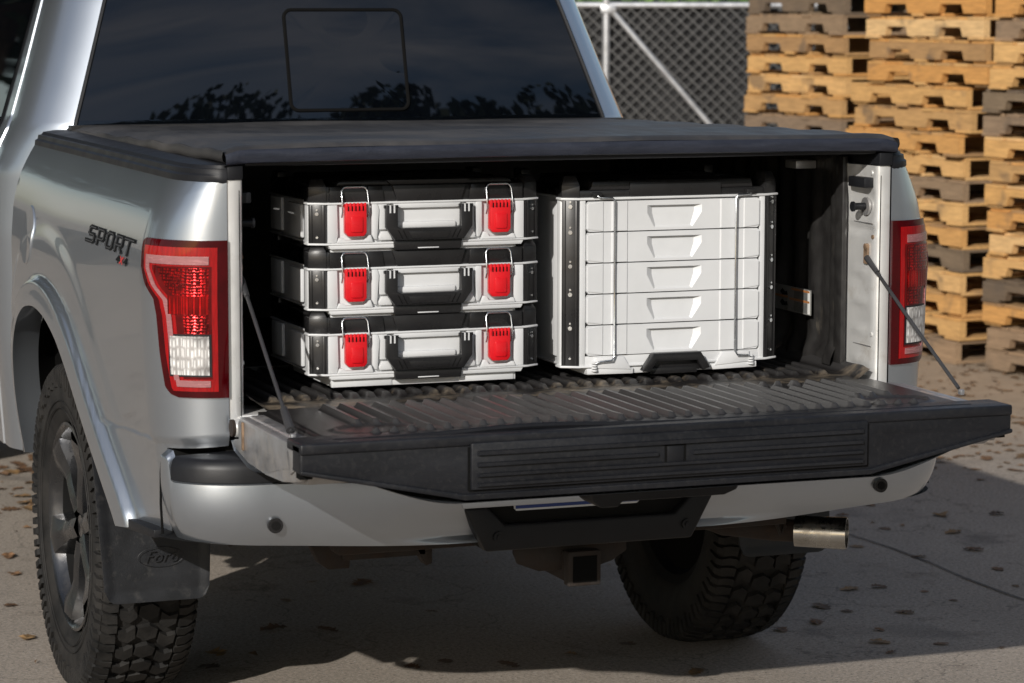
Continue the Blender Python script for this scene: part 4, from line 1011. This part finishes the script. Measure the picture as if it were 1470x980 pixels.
def make_drawers():
    t = thing('drawer_unit', 'tall white tool cabinet with five drawers, right of the toolbox stack in the truck bed', 'tool cabinet', (.295, .115, .8745))
    B = lambda name, mb, mat, parent=t, **k: build(name, mb, mat, parent, **k)
    body = B('body', MB().prism([(x, y+.010 if y < .03 else y) for x, y in inset(OUT, .002)], 'z', .024, .409), boxwht, bevel=.0015)
    B('front_skirt', MB().prism([(-.232, .022), (.232, .022), (.232, .046), (-.232, .046)], 'y', .000, .012), boxwht, body, bevel=.001)
    for sx in (-1, 1): B('front_stile', MB().box(*sorted((sx*.2200, sx*.2335)), -.0005, .014, .024, .409), boxwht, body, bevel=.001)
    B('front_header', MB().box(-.2200, .2200, -.0005, .014, .4055, .409), boxwht, body, bevel=.001)
    for z in (.0200, .407): B('flange', MB().prism([(x*1.012, y-.004 if y < .1 else y) for x, y in OUT], 'z', z, z+.005), boxwht, body, bevel=.0012)
    for sx in (-1, 1):
        B('side_panel', MB().prism([(.075, .04), (.13, .04), (.13, .40), (.075, .40)], 'x', sx*.2535, sx*.261), boxwht, body, bevel=.002)
    B('foot', MB().prism([(-.212, .0015), (.212, .0015), (.218, .020), (-.218, .020)], 'y', .004, .34), boxwht, body, bevel=.003)
    for sx in (-1, 1):
        B('skirt_wedge', MB().prism([(sx*.105, .012), (sx*.195, .018), (sx*.195, .044), (sx*.125, .044)][::sx], 'y', -.006, .006), boxwht, body, bevel=.002)
        B('foot_lip', MB().prism([(sx*.100, .002), (sx*.215, .004), (sx*.215, .018), (sx*.100, .016)][::sx], 'y', -.0035, .006), boxwht, body, bevel=.002)
    B('dark_recess', MB().box(-.2195, .2195, .0075, .0095, .0462, .4054), cavity, body)
    for k in range(5):
        z0 = .0478+k*.0716; hgt = .0690
        d = bpy.data.objects.new('drawer', None)
        # outer outline with clipped corners, hole rim and scoop
        c = .006; x0, x1 = -.2185, .2185; y = -.004
        o = [(x0+c, 0), (-.110, 0), (.112, 0), (x1-c, 0), (x1, c), (x1, hgt-c), (x1-c, hgt), (.112, hgt), (-.110, hgt), (x0+c, hgt), (x0, hgt-c), (x0, c)]
        h = [(-.050, .006), (.046, .006), (.070, .040), (.070, .0575), (-.068, .0575), (-.068, .040)]
        m = MB(); V = [(a, y, z0+b) for a, b in o]+[(a, y, z0+b) for a, b in h]
        n0 = 12
        # centre section around the scoop (indices: o1=1 o2=2 o7=7 o8=8)
        Fc = [(1, 2, n0+1, n0+0), (2, 7, n0+3, n0+2), (2, n0+2, n0+1), (7, 8, n0+4, n0+3), (8, 1, n0+5, n0+4), (1, n0+0, n0+5)]
        side = [(0, 1, 8, 9, 10, 11), (2, 3, 4, 5, 6, 7)]
        b1 = len(V); inner = [(-.046, y+.004, .010), (.042, y+.004, .010), (.054, y+.0095, .040), (.054, y+.0105, .055), (-.052, y+.0105, .055), (-.052, y+.0095, .040)]
        V += [(a, yy, z0+b) for a, yy, b in inner]
        sc = [(n0+i, n0+(i+1) % 6, b1+(i+1) % 6, b1+i) for i in range(6)]+[(b1, b1+1, b1+2, b1+5), (b1+5, b1+2, b1+3, b1+4)]
        b2 = len(V); V += [(a, y+.011, z0+b) for a, b in o]; rim_ = [(i, (i+1) % 12, b2+(i+1) % 12, b2+i) for i in range(12)]
        m.add(V, Fc+side+sc+rim_)
        dr = B('drawer', m, boxwht, t, ang=20)
        for sx in (-1, 1):
            B('drawer_step', MB().frustum([(sx*.158, z0+.0006), (sx*.116, z0+.0006), (sx*.116, z0+hgt-.0006), (sx*.158, z0+hgt-.0006)][::sx], [(sx*.155, z0+.001), (sx*.119, z0+.001), (sx*.119, z0+hgt-.001), (sx*.155, z0+hgt-.001)][::sx], 'y', -.0035, -.0068), boxwht, dr, ang=20)
            B('drawer_step', MB().frustum([(sx*.2170, z0+.006), (sx*.176, z0+.0006), (sx*.176, z0+hgt-.0006), (sx*.2170, z0+hgt-.006)][::sx], [(sx*.216, z0+.006), (sx*.179, z0+.001), (sx*.179, z0+hgt-.001), (sx*.216, z0+hgt-.006)][::sx], 'y', -.0035, -.0060), boxwht, dr, ang=20)
    h = B('carry_handle', MB().prism([(-.088, .010), (-.060, .050), (.060, .050), (.085, .012), (.066, .006), (.052, .030), (-.052, .030), (-.068, .006)], 'y', -.030, -.008), boxblk, bevel=.003)
    B('handle_plate', MB().prism([(-.070, .006), (.066, .006), (.055, .046), (-.055, .046)], 'y', -.010, .004), boxblk, h, bevel=.002)
    B('handle_foot', MB().box(-.060, .058, -.012, .004, -.001, .014), boxblk, h, bevel=.002)
    scr = []
    for z in (.392, .333, .255, .190, .112): scr += [(z, .0048), (z+.011, .0024)]
    scr.append((.062-.02, .0026))
    for sx in (-1, 1): rail(B, sx, .0252, .4068, scr, t)
    for sx, xx in ((-1, -.153), (1, .153)):
        p = [(xx+sx*.040, -.008, .416), (xx+sx*.036, -.012, .4125), (xx+sx*.006, -.014, .4115), (xx, -.0145, .405), (xx, -.0135, .22), (xx, -.0145, .046), (xx+sx*.006, -.016, .0365), (xx+sx*.034, -.014, .0345), (xx+sx*.044, -.010, .0300)]
        wb = B('drawer_lock_wire', MB().tube(p, .0023, 8), zinc, t, ang=60)
        for k in range(4): B('wire_retainer', MB().cyl((xx+sx*.046, -.006, .012+k*.006), (xx+sx*.046, -.006, .0155+k*.006), .0075-.0005*k, 14), boxwht, wb)
        B('wire_pivot', MB().box(*sorted((xx+sx*.030, xx+sx*.052)), -.010, .006, .413, .424), boxblk, wb, bevel=.001)
    lid = B('lid', MB().prism([(x, y+.004) for x, y in inset(OUT, .001)], 'z', .4122, .428), boxblk, bevel=.002)
    B('lid_top_panel', MB().prism([(-.205, .428), (.205, .428), (.200, .449), (-.200, .449)], 'y', .006, .34), boxblk, lid, bevel=.003)
    B('lid_front_panel', MB().prism([(-.110, .414), (.12, .414), (.12, .446), (-.110, .446)], 'y', -.001, .014), boxblk, lid, bevel=.002)
    for sx in (-1, 1):
        po = [(sx*.271, .021), (sx*.234, .002), (sx*.229, .030), (sx*.229, .06), (sx*.262, .06)][::sx]
        po2 = [(sx*.262, .026), (sx*.240, .012), (sx*.236, .030), (sx*.236, .05), (sx*.254, .05)][::sx]
        B('lid_corner', MB().prism(po, 'z', .4121, .442).frustum(po, po2, 'z', .442, .462), boxblk, lid, bevel=.0012)
        B('lid_corner', MB().box(*sorted((sx*.228, sx*.252)), .33, .385, .412, .460), boxblk, lid, bevel=.003)
make_drawers()

# ================================================================== PALLETS
PL, PD, PH = .985, .94, .110        # length of the stringers, depth, height
def pallet_meshes(k, seed, wm):
    r = random.Random(seed); root = thing('wooden_pallet', 'x', 'pallet'); zb0, zs, zt0 = .015, .085, .100
    hh = PH
    def notch(y0, y1):
        n1, n2, nw, nh = .16+r.uniform(-.02, .02), PL-.17-.20, .20, .044
        P = [(0, zb0), (n1, zb0), (n1+.018, zb0+nh), (n1+nw-.018, zb0+nh), (n1+nw, zb0), (n2, zb0), (n2+.018, zb0+nh), (n2+nw-.018, zb0+nh), (n2+nw, zb0), (PL, zb0), (PL, hh-.016), (PL*.5, hh-.015+r.uniform(-.002, .001)), (0, hh-.016)]
        return MB().prism(P, 'y', y0, y1)
    for i, y in enumerate((0, PD/2-.018, PD-.036)):
        build('stringer', notch(y+r.uniform(-.003, .003), y+.036), wm, root, ang=20)
    n = 7; x = 0
    for i in range(n):
        wd = r.choice((.085, .10, .13)) if 0 < i < n-1 else .13
        xc = i*(PL-.13)/(n-1)+(.13-wd)/2; j = r.uniform(-.006, .028)
        build('deck_board', MB().box(xc, xc+wd, j-.004, PD+r.uniform(-.01, .01), hh-.0155, hh-.001-r.uniform(0, .002)), wm, root, bevel=.0015, seg=1)
    for xc, wd in ((0, .12), (.40, .09), (.53, .10), (PL-.12, .12)):
        j = r.uniform(-.006, .028); build('base_board', MB().box(xc, xc+wd, j-.002, PD+r.uniform(-.01, .006), .0005, zb0-.0005), wm, root, bevel=.0015, seg=1)
    return root
PR = {}
for nm, wm in (('tan', wood_tan), ('pale', wood_pale), ('grey', wood_grey), ('dark', wood_dark)):
    PR[nm] = [pallet_meshes(0, 11+7*v, wm) for v in range(2 if nm != 'dark' else 1)]
used = set()
def at_px(u, depth, z=0.):
    p = CAM+Fv*0; d = Fv+R2*((u-735)/4052.61); p = CAM+d*depth; return Vector((p.x, p.y, z))
ordw = ['lowest', 'second', 'third', 'fourth', 'fifth', 'sixth', 'seventh', 'eighth', 'ninth', 'tenth', 'eleventh', 'twelfth', 'thirteenth', 'fourteenth', 'fifteenth', 'sixteenth', 'seventeenth', 'eighteenth', 'nineteenth', 'twentieth']
adj = {'tan': 'golden brown', 'pale': 'pale yellow', 'grey': 'weathered brown', 'dark': 'dark grey'}
PANG = math.radians(-75)                   # long side runs towards the camera on the right
def column(base, tones, desc, ang, rs, lean=0, steps=()):
    r = random.Random(rs); z = .0
    dirx = Vector((math.cos(ang), math.sin(ang), 0)); off = Vector((0, 0, 0))
    for i, tn in enumerate(tones):
        key = (tn, r.randrange(len(PR[tn]))); src = PR[tn][key[1]]
        if key in used: o = copy_tree(src)
        else: o = src; used.add(key)
        for a, b_ in steps:
            if i == a: off = dirx*b_
        j = dirx*r.uniform(-.025, .025)+Vector((-dirx.y, dirx.x, 0))*r.uniform(-.012, .012)
        o.location = base+off+j+Vector((0, 0, z)); o.rotation_euler = (r.uniform(-.004, .004), r.uniform(-.004, .004), ang+r.uniform(-.018, .018))
        o['label'] = f"{adj[tn]} wooden pallet, {ordw[i]} {'of' if i == 0 else 'from the ground in'} {desc}"; o['group'] = 'stacked wooden pallets behind the truck'
        z += PH*1.002
    return z

ANG = math.radians(-84)
PH_ = PH
dB = Vector((math.cos(ANG), math.sin(ANG), 0))
tB = ['grey', 'tan', 'tan', 'pale', 'dark', 'tan', 'pale', 'grey', 'pale', 'tan', 'tan', 'tan', 'tan', 'tan', 'pale', 'tan', 'pale', 'tan', 'pale']
tC = ['grey', 'grey', 'tan', 'dark', 'pale', 'pale', 'tan', 'pale', 'tan', 'pale', 'grey', 'dark', 'pale', 'pale', 'grey', 'tan', 'pale', 'grey']
tA = ['tan', 'grey', 'tan', 'tan', 'pale', 'tan', 'tan', 'grey', 'tan', 'grey', 'tan', 'pale', 'tan', 'tan', 'grey', 'dark', 'grey', 'tan', 'tan', 'pale']
column(Vector((4.358, 5.934, 0))-dB*PL, tB, 'the middle stack right of the truck', ANG, 3, steps=((0, 0), (10, .06), (12, .19)))
column(Vector((4.364, 5.688, 0)), tC, 'the stack at the right edge', ANG+.03, 5, steps=((9, -.04), (12, .03)))
pA = at_px(1203, 15.2)-dB*PL
column(pA, tA, 'the stack beside the fence', ANG, 9, steps=((17, .05),))
column(pA+Vector((1.15, .35, 0)), ['grey']*3+['tan']*16, 'the shaded stack farther behind', ANG+.05, 15)
for nm in list(PR):
    for q in PR[nm]:
        if q.location.length < 1e-6:
            for ch in list(q.children): bpy.data.objects.remove(ch)
            bpy.data.objects.remove(q)

# ================================================================== FENCE
fa = at_px(700, 17.6); fb = at_px(1330, 17.6); fdir = (fb-fa); fl_ = fdir.length; fdir /= fl_; FH = 1.695
fe = thing('chain_link_fence', 'chain link fence gate with dark screen cloth, left of the wooden pallets', 'fence', tuple(fa), rz=math.atan2(fdir.y, fdir.x))
pxm = 4052.61/17.6
xp = (868-700)/pxm
build('post', MB().cyl((xp, 0, 0), (xp, 0, FH+.04), .024, 16), chrome, fe)
build('post', MB().cyl((.1, 0, 0), (.1, 0, FH), .024, 16), chrome, fe)
build('top_rail', MB().cyl((.0, .0, FH), (fl_, 0, FH), .021, 14), chrome, fe)
build('bottom_rail', MB().cyl((.0, .0, .08), (fl_, 0, .08), .018, 12), chrome, fe)
br0 = Vector((xp+.03, -.01, FH-.03)); br1 = Vector((xp+(1020-868)/pxm, -.01, 1.742-184/4052*17.6)); bd_ = (br1-br0)
build('diagonal_brace', MB().cyl(br0, br0+bd_*2.0, .019, 14), chrome, fe)
build('rail_clamp', MB().box(xp-.035, xp+.06, -.03, .03, FH-.05, FH+.0), chrome, fe, bevel=.006)
cm = MB(); pit = .0765; n_d = int(fl_/pit)+30
for s_ in (-1, 1):
    for i in range(-30, n_d):
        x0 = i*pit; z0, z1 = .09, FH-.01; run = (z1-z0)
        a = Vector((x0, .0, z0)); b = Vector((x0+s_*run*1.04, .0, z1))
        xa, xb = (0, fl_)
        # clip
        d_ = b-a; ts = sorted(((xa-a.x)/d_.x, (xb-a.x)/d_.x)); t0, t1 = max(0, ts[0]), min(1, ts[1])
        if t1 <= t0+.02: continue
        cm.tube([a+d_*t0+Vector((0, s_*.004, 0)), a+d_*t1+Vector((0, s_*.004, 0))], .0058, 4)
build('wire_mesh', cm, meshw, fe, kind='stuff', recalc=False)
build('screen_cloth', MB().grid(40, 6, lambda u, v: (u*fl_, .03+.012*math.sin(u*37+v*3)+.01*math.sin(v*9), .03+v*(FH-.03))), screenm, fe, recalc=False)

# ================================================================== FOLIAGE
def leaf_cloud(n, c, rad, size, seed, squash=.8, clumps=14):
    r = random.Random(seed); mb = MB(); cl = []
    for _ in range(clumps):
        while 1:
            p = Vector((r.uniform(-1, 1), r.uniform(-1, 1), r.uniform(-1, 1)))
            if p.length < 1: break
        cl.append((Vector((p.x*rad[0]*.75, p.y*rad[1]*.75, p.z*rad[2]*.75)), r.uniform(.28, .5)))
    for _ in range(n):
        cc, k = r.choice(cl); p = Vector((r.gauss(0, 1), r.gauss(0, 1), r.gauss(0, 1))); p.normalize(); p *= r.random()**.4
        q = cc+Vector((p.x*rad[0]*k, p.y*rad[1]*k, p.z*rad[2]*k*squash))+Vector(c)
        a = Vector((r.gauss(0, 1), r.gauss(0, 1), r.gauss(0, 1))).normalized(); b = a.orthogonal().normalized(); s = size*r.uniform(.6, 1.3)
        mb.add([q-a*s, q+b*s*.55, q+a*s, q-b*s*.55], [(0, 1, 2, 3)])
    return mb
def tree(x, y, h, seed, label):
    t = thing('tree', label, 'tree', (x, y, 0), 'trees around the yard')
    r = random.Random(seed); R0 = h*.028
    tr = MB().tube([(0, 0, 0), (.05*h*r.uniform(-1, 1)*.4, 0, h*.22), (.04*h*r.uniform(-1, 1), .02*h, h*.45), (0, 0, h*.8)], [R0*1.3, R0, R0*.75, R0*.2], 10)
    tk = build('trunk', tr, bark, t)
    for k in range(7):
        a = r.uniform(0, 6.28); z0 = h*r.uniform(.28, .6); e = Vector((math.cos(a), math.sin(a), 0))*h*r.uniform(.15, .28)
        build('limb', MB().tube([(0, 0, z0), tuple(e*.5+Vector((0, 0, z0+h*.07))), tuple(e+Vector((0, 0, z0+h*.16)))], [R0*.5, R0*.33, R0*.1], 6), bark, tk)
    build('crown', leaf_cloud(20000, (0, 0, h*.62), (h*.34, h*.34, h*.36), h*.0125, seed, clumps=26), foliage, t, kind='stuff', recalc=False, ang=180)
# trees behind the photographer's right, mirrored in the rear window, and trees ahead of the truck mirrored in its flank and side glass
for i, (x, y, h) in enumerate(TREES := [(5.5, -23, 14.4), (11, -24, 15.9), (16.5, -22, 15.3), (22, -20, 16.3), (27, -17, 15.9), (-8.5, 15, 13), (-12, 21, 15), (-15, 13, 13), (-9, 28, 15), (-17, 25, 15), (-20, 8, 12), (-5.5, 34, 15), (-25, 16, 15)]):
    where = ['mirrored in the rear window', 'mirrored in the side glass'][i > 4]
    tree(x, y, h, 40+i, f"broad leafy tree {where}, {ordw[i if i < 5 else i-5].replace('lowest', 'first')} of its row")
hd = thing('hedge', 'sunlit green hedge showing above the chain link fence', 'hedge', tuple(at_px(960, 19.5)), rz=math.atan2(fdir.y, fdir.x))
build('hedge_leaves', leaf_cloud(34000, (0, 0, 1.02), (2.7, .5, 1.0), .048, 5, 1, 120), hedgem, hd, kind='stuff', recalc=False)
build('hedge_stem', MB().tube([(-1.6, 0, 0), (-1.55, 0, .9)], .03, 6), bark, hd)
for hx in (-.9, -.2, .5, 1.2, 1.8): build('hedge_stem', MB().tube([(hx, .03, 0), (hx+.06, 0, .9)], .03, 6), bark, hd)

# ================================================================== LEAVES ON THE GROUND
def leaf_mesh(seed):
    r = random.Random(seed); mb = MB(); n = 11; L_ = .055; ptsL = []; ptsR = []
    lob = [0, .35, .22, .55, .3, .6, .34, .5, .25, .3, .0]
    for i in range(n):
        t = i/(n-1); w_ = lob[i]*L_*(.85+.3*r.random()); cu = .005*math.sin(t*3.1)*r.uniform(.3, 1.3); x = t*L_*1.3-.6*L_
        ptsL.append((x, w_, cu+w_*r.uniform(.0, .28))); ptsR.append((x, -w_, cu+w_*r.uniform(.0, .28))); mb.V.append((x, 0, cu*.5))
    mb.V += ptsL+ptsR
    for i in range(n-1): mb.F += [(i, i+1, n+i+1, n+i), (i+1, i, 2*n+i, 2*n+i+1)]
    mb.V = [(a, b, c+.004) for a, b, c in mb.V]
    me = bpy.data.meshes.new('fallen_leaf'); me.from_pydata(mb.V, [], mb.F); me.materials.append(leafm); return me
LM = [leaf_mesh(i) for i in range(6)]
rl = random.Random(21)
def gp(u, v):
    d = Fv*4052.61+R2*(u-735)-U2*(v-490); t = -CAM.z/d.z; return CAM+d*t
spots = []
for _ in range(34): spots.append((rl.uniform(1250, 1470), rl.uniform(560, 690), .9))
for _ in range(16): spots.append((rl.uniform(1150, 1470), rl.uniform(700, 940), .75))
for _ in range(20): spots.append((rl.uniform(0, 60), rl.uniform(655, 735), 1.0))
spots += [(u, v, .95) for u, v in ((1180, 872), (1262, 905), (1215, 878), (1300, 880), (1350, 925), (1230, 785), (1370, 765), (1320, 800), (1120, 905), (985, 905), (640, 950), (590, 958), (395, 905), (520, 838), (410, 862), (620, 878), (470, 905), (310, 940), (300, 958), (730, 955), (590, 985), (40, 917), (12, 800), (20, 825), (15, 870), (1270, 690), (1350, 740), (900, 925), (1000, 965), (820, 940))]
for i, (u, v, s) in enumerate(spots):
    p = gp(u, v); o = bpy.data.objects.new('fallen_leaf', LM[i % 6]); COL.objects.link(o); o.location = (p.x, p.y, .001)
    q = s*rl.uniform(.5, 1.3); o.scale = (q, q*rl.uniform(.7, 1), q*rl.uniform(.25, .9)); o.rotation_euler = (rl.uniform(-.1, .1), rl.uniform(-.1, .1), rl.uniform(0, 6.28))
    tag(o, 'dry brown fallen leaf lying loose on the concrete around the truck', 'leaf', 'fallen leaves on the concrete')
lt = MB()
for _ in range(9000):
    far = rl.random() < .75
    if far: x, y = rl.uniform(1.8, 9), rl.uniform(3.2, 9)
    else: x, y = rl.uniform(-9, 6), rl.uniform(-4, 12)
    if not far and rl.random() < .6: x, y = rl.uniform(-2.2, .8), rl.uniform(3.6, 7.5)
    a = rl.uniform(0, 6.28); s = rl.uniform(.006, .03) if far else rl.uniform(.004, .022); ca, sa = math.cos(a), math.sin(a); h_ = rl.uniform(.003, .012)
    lt.add([(x-ca*s, y-sa*s, .003), (x+sa*s*.5, y-ca*s*.5, h_), (x+ca*s, y+sa*s, .004), (x-sa*s*.5, y+ca*s*.5, h_*.6)], [(0, 1, 2, 3)])
litm = pbr('leaf_litter', (.17, .10, .05), .8, var=.75, vscale=40)
lo = build('leaf_litter', lt, litm, recalc=False, kind='stuff'); tag(lo, 'small dry leaf fragments scattered over the ground', 'leaf litter')
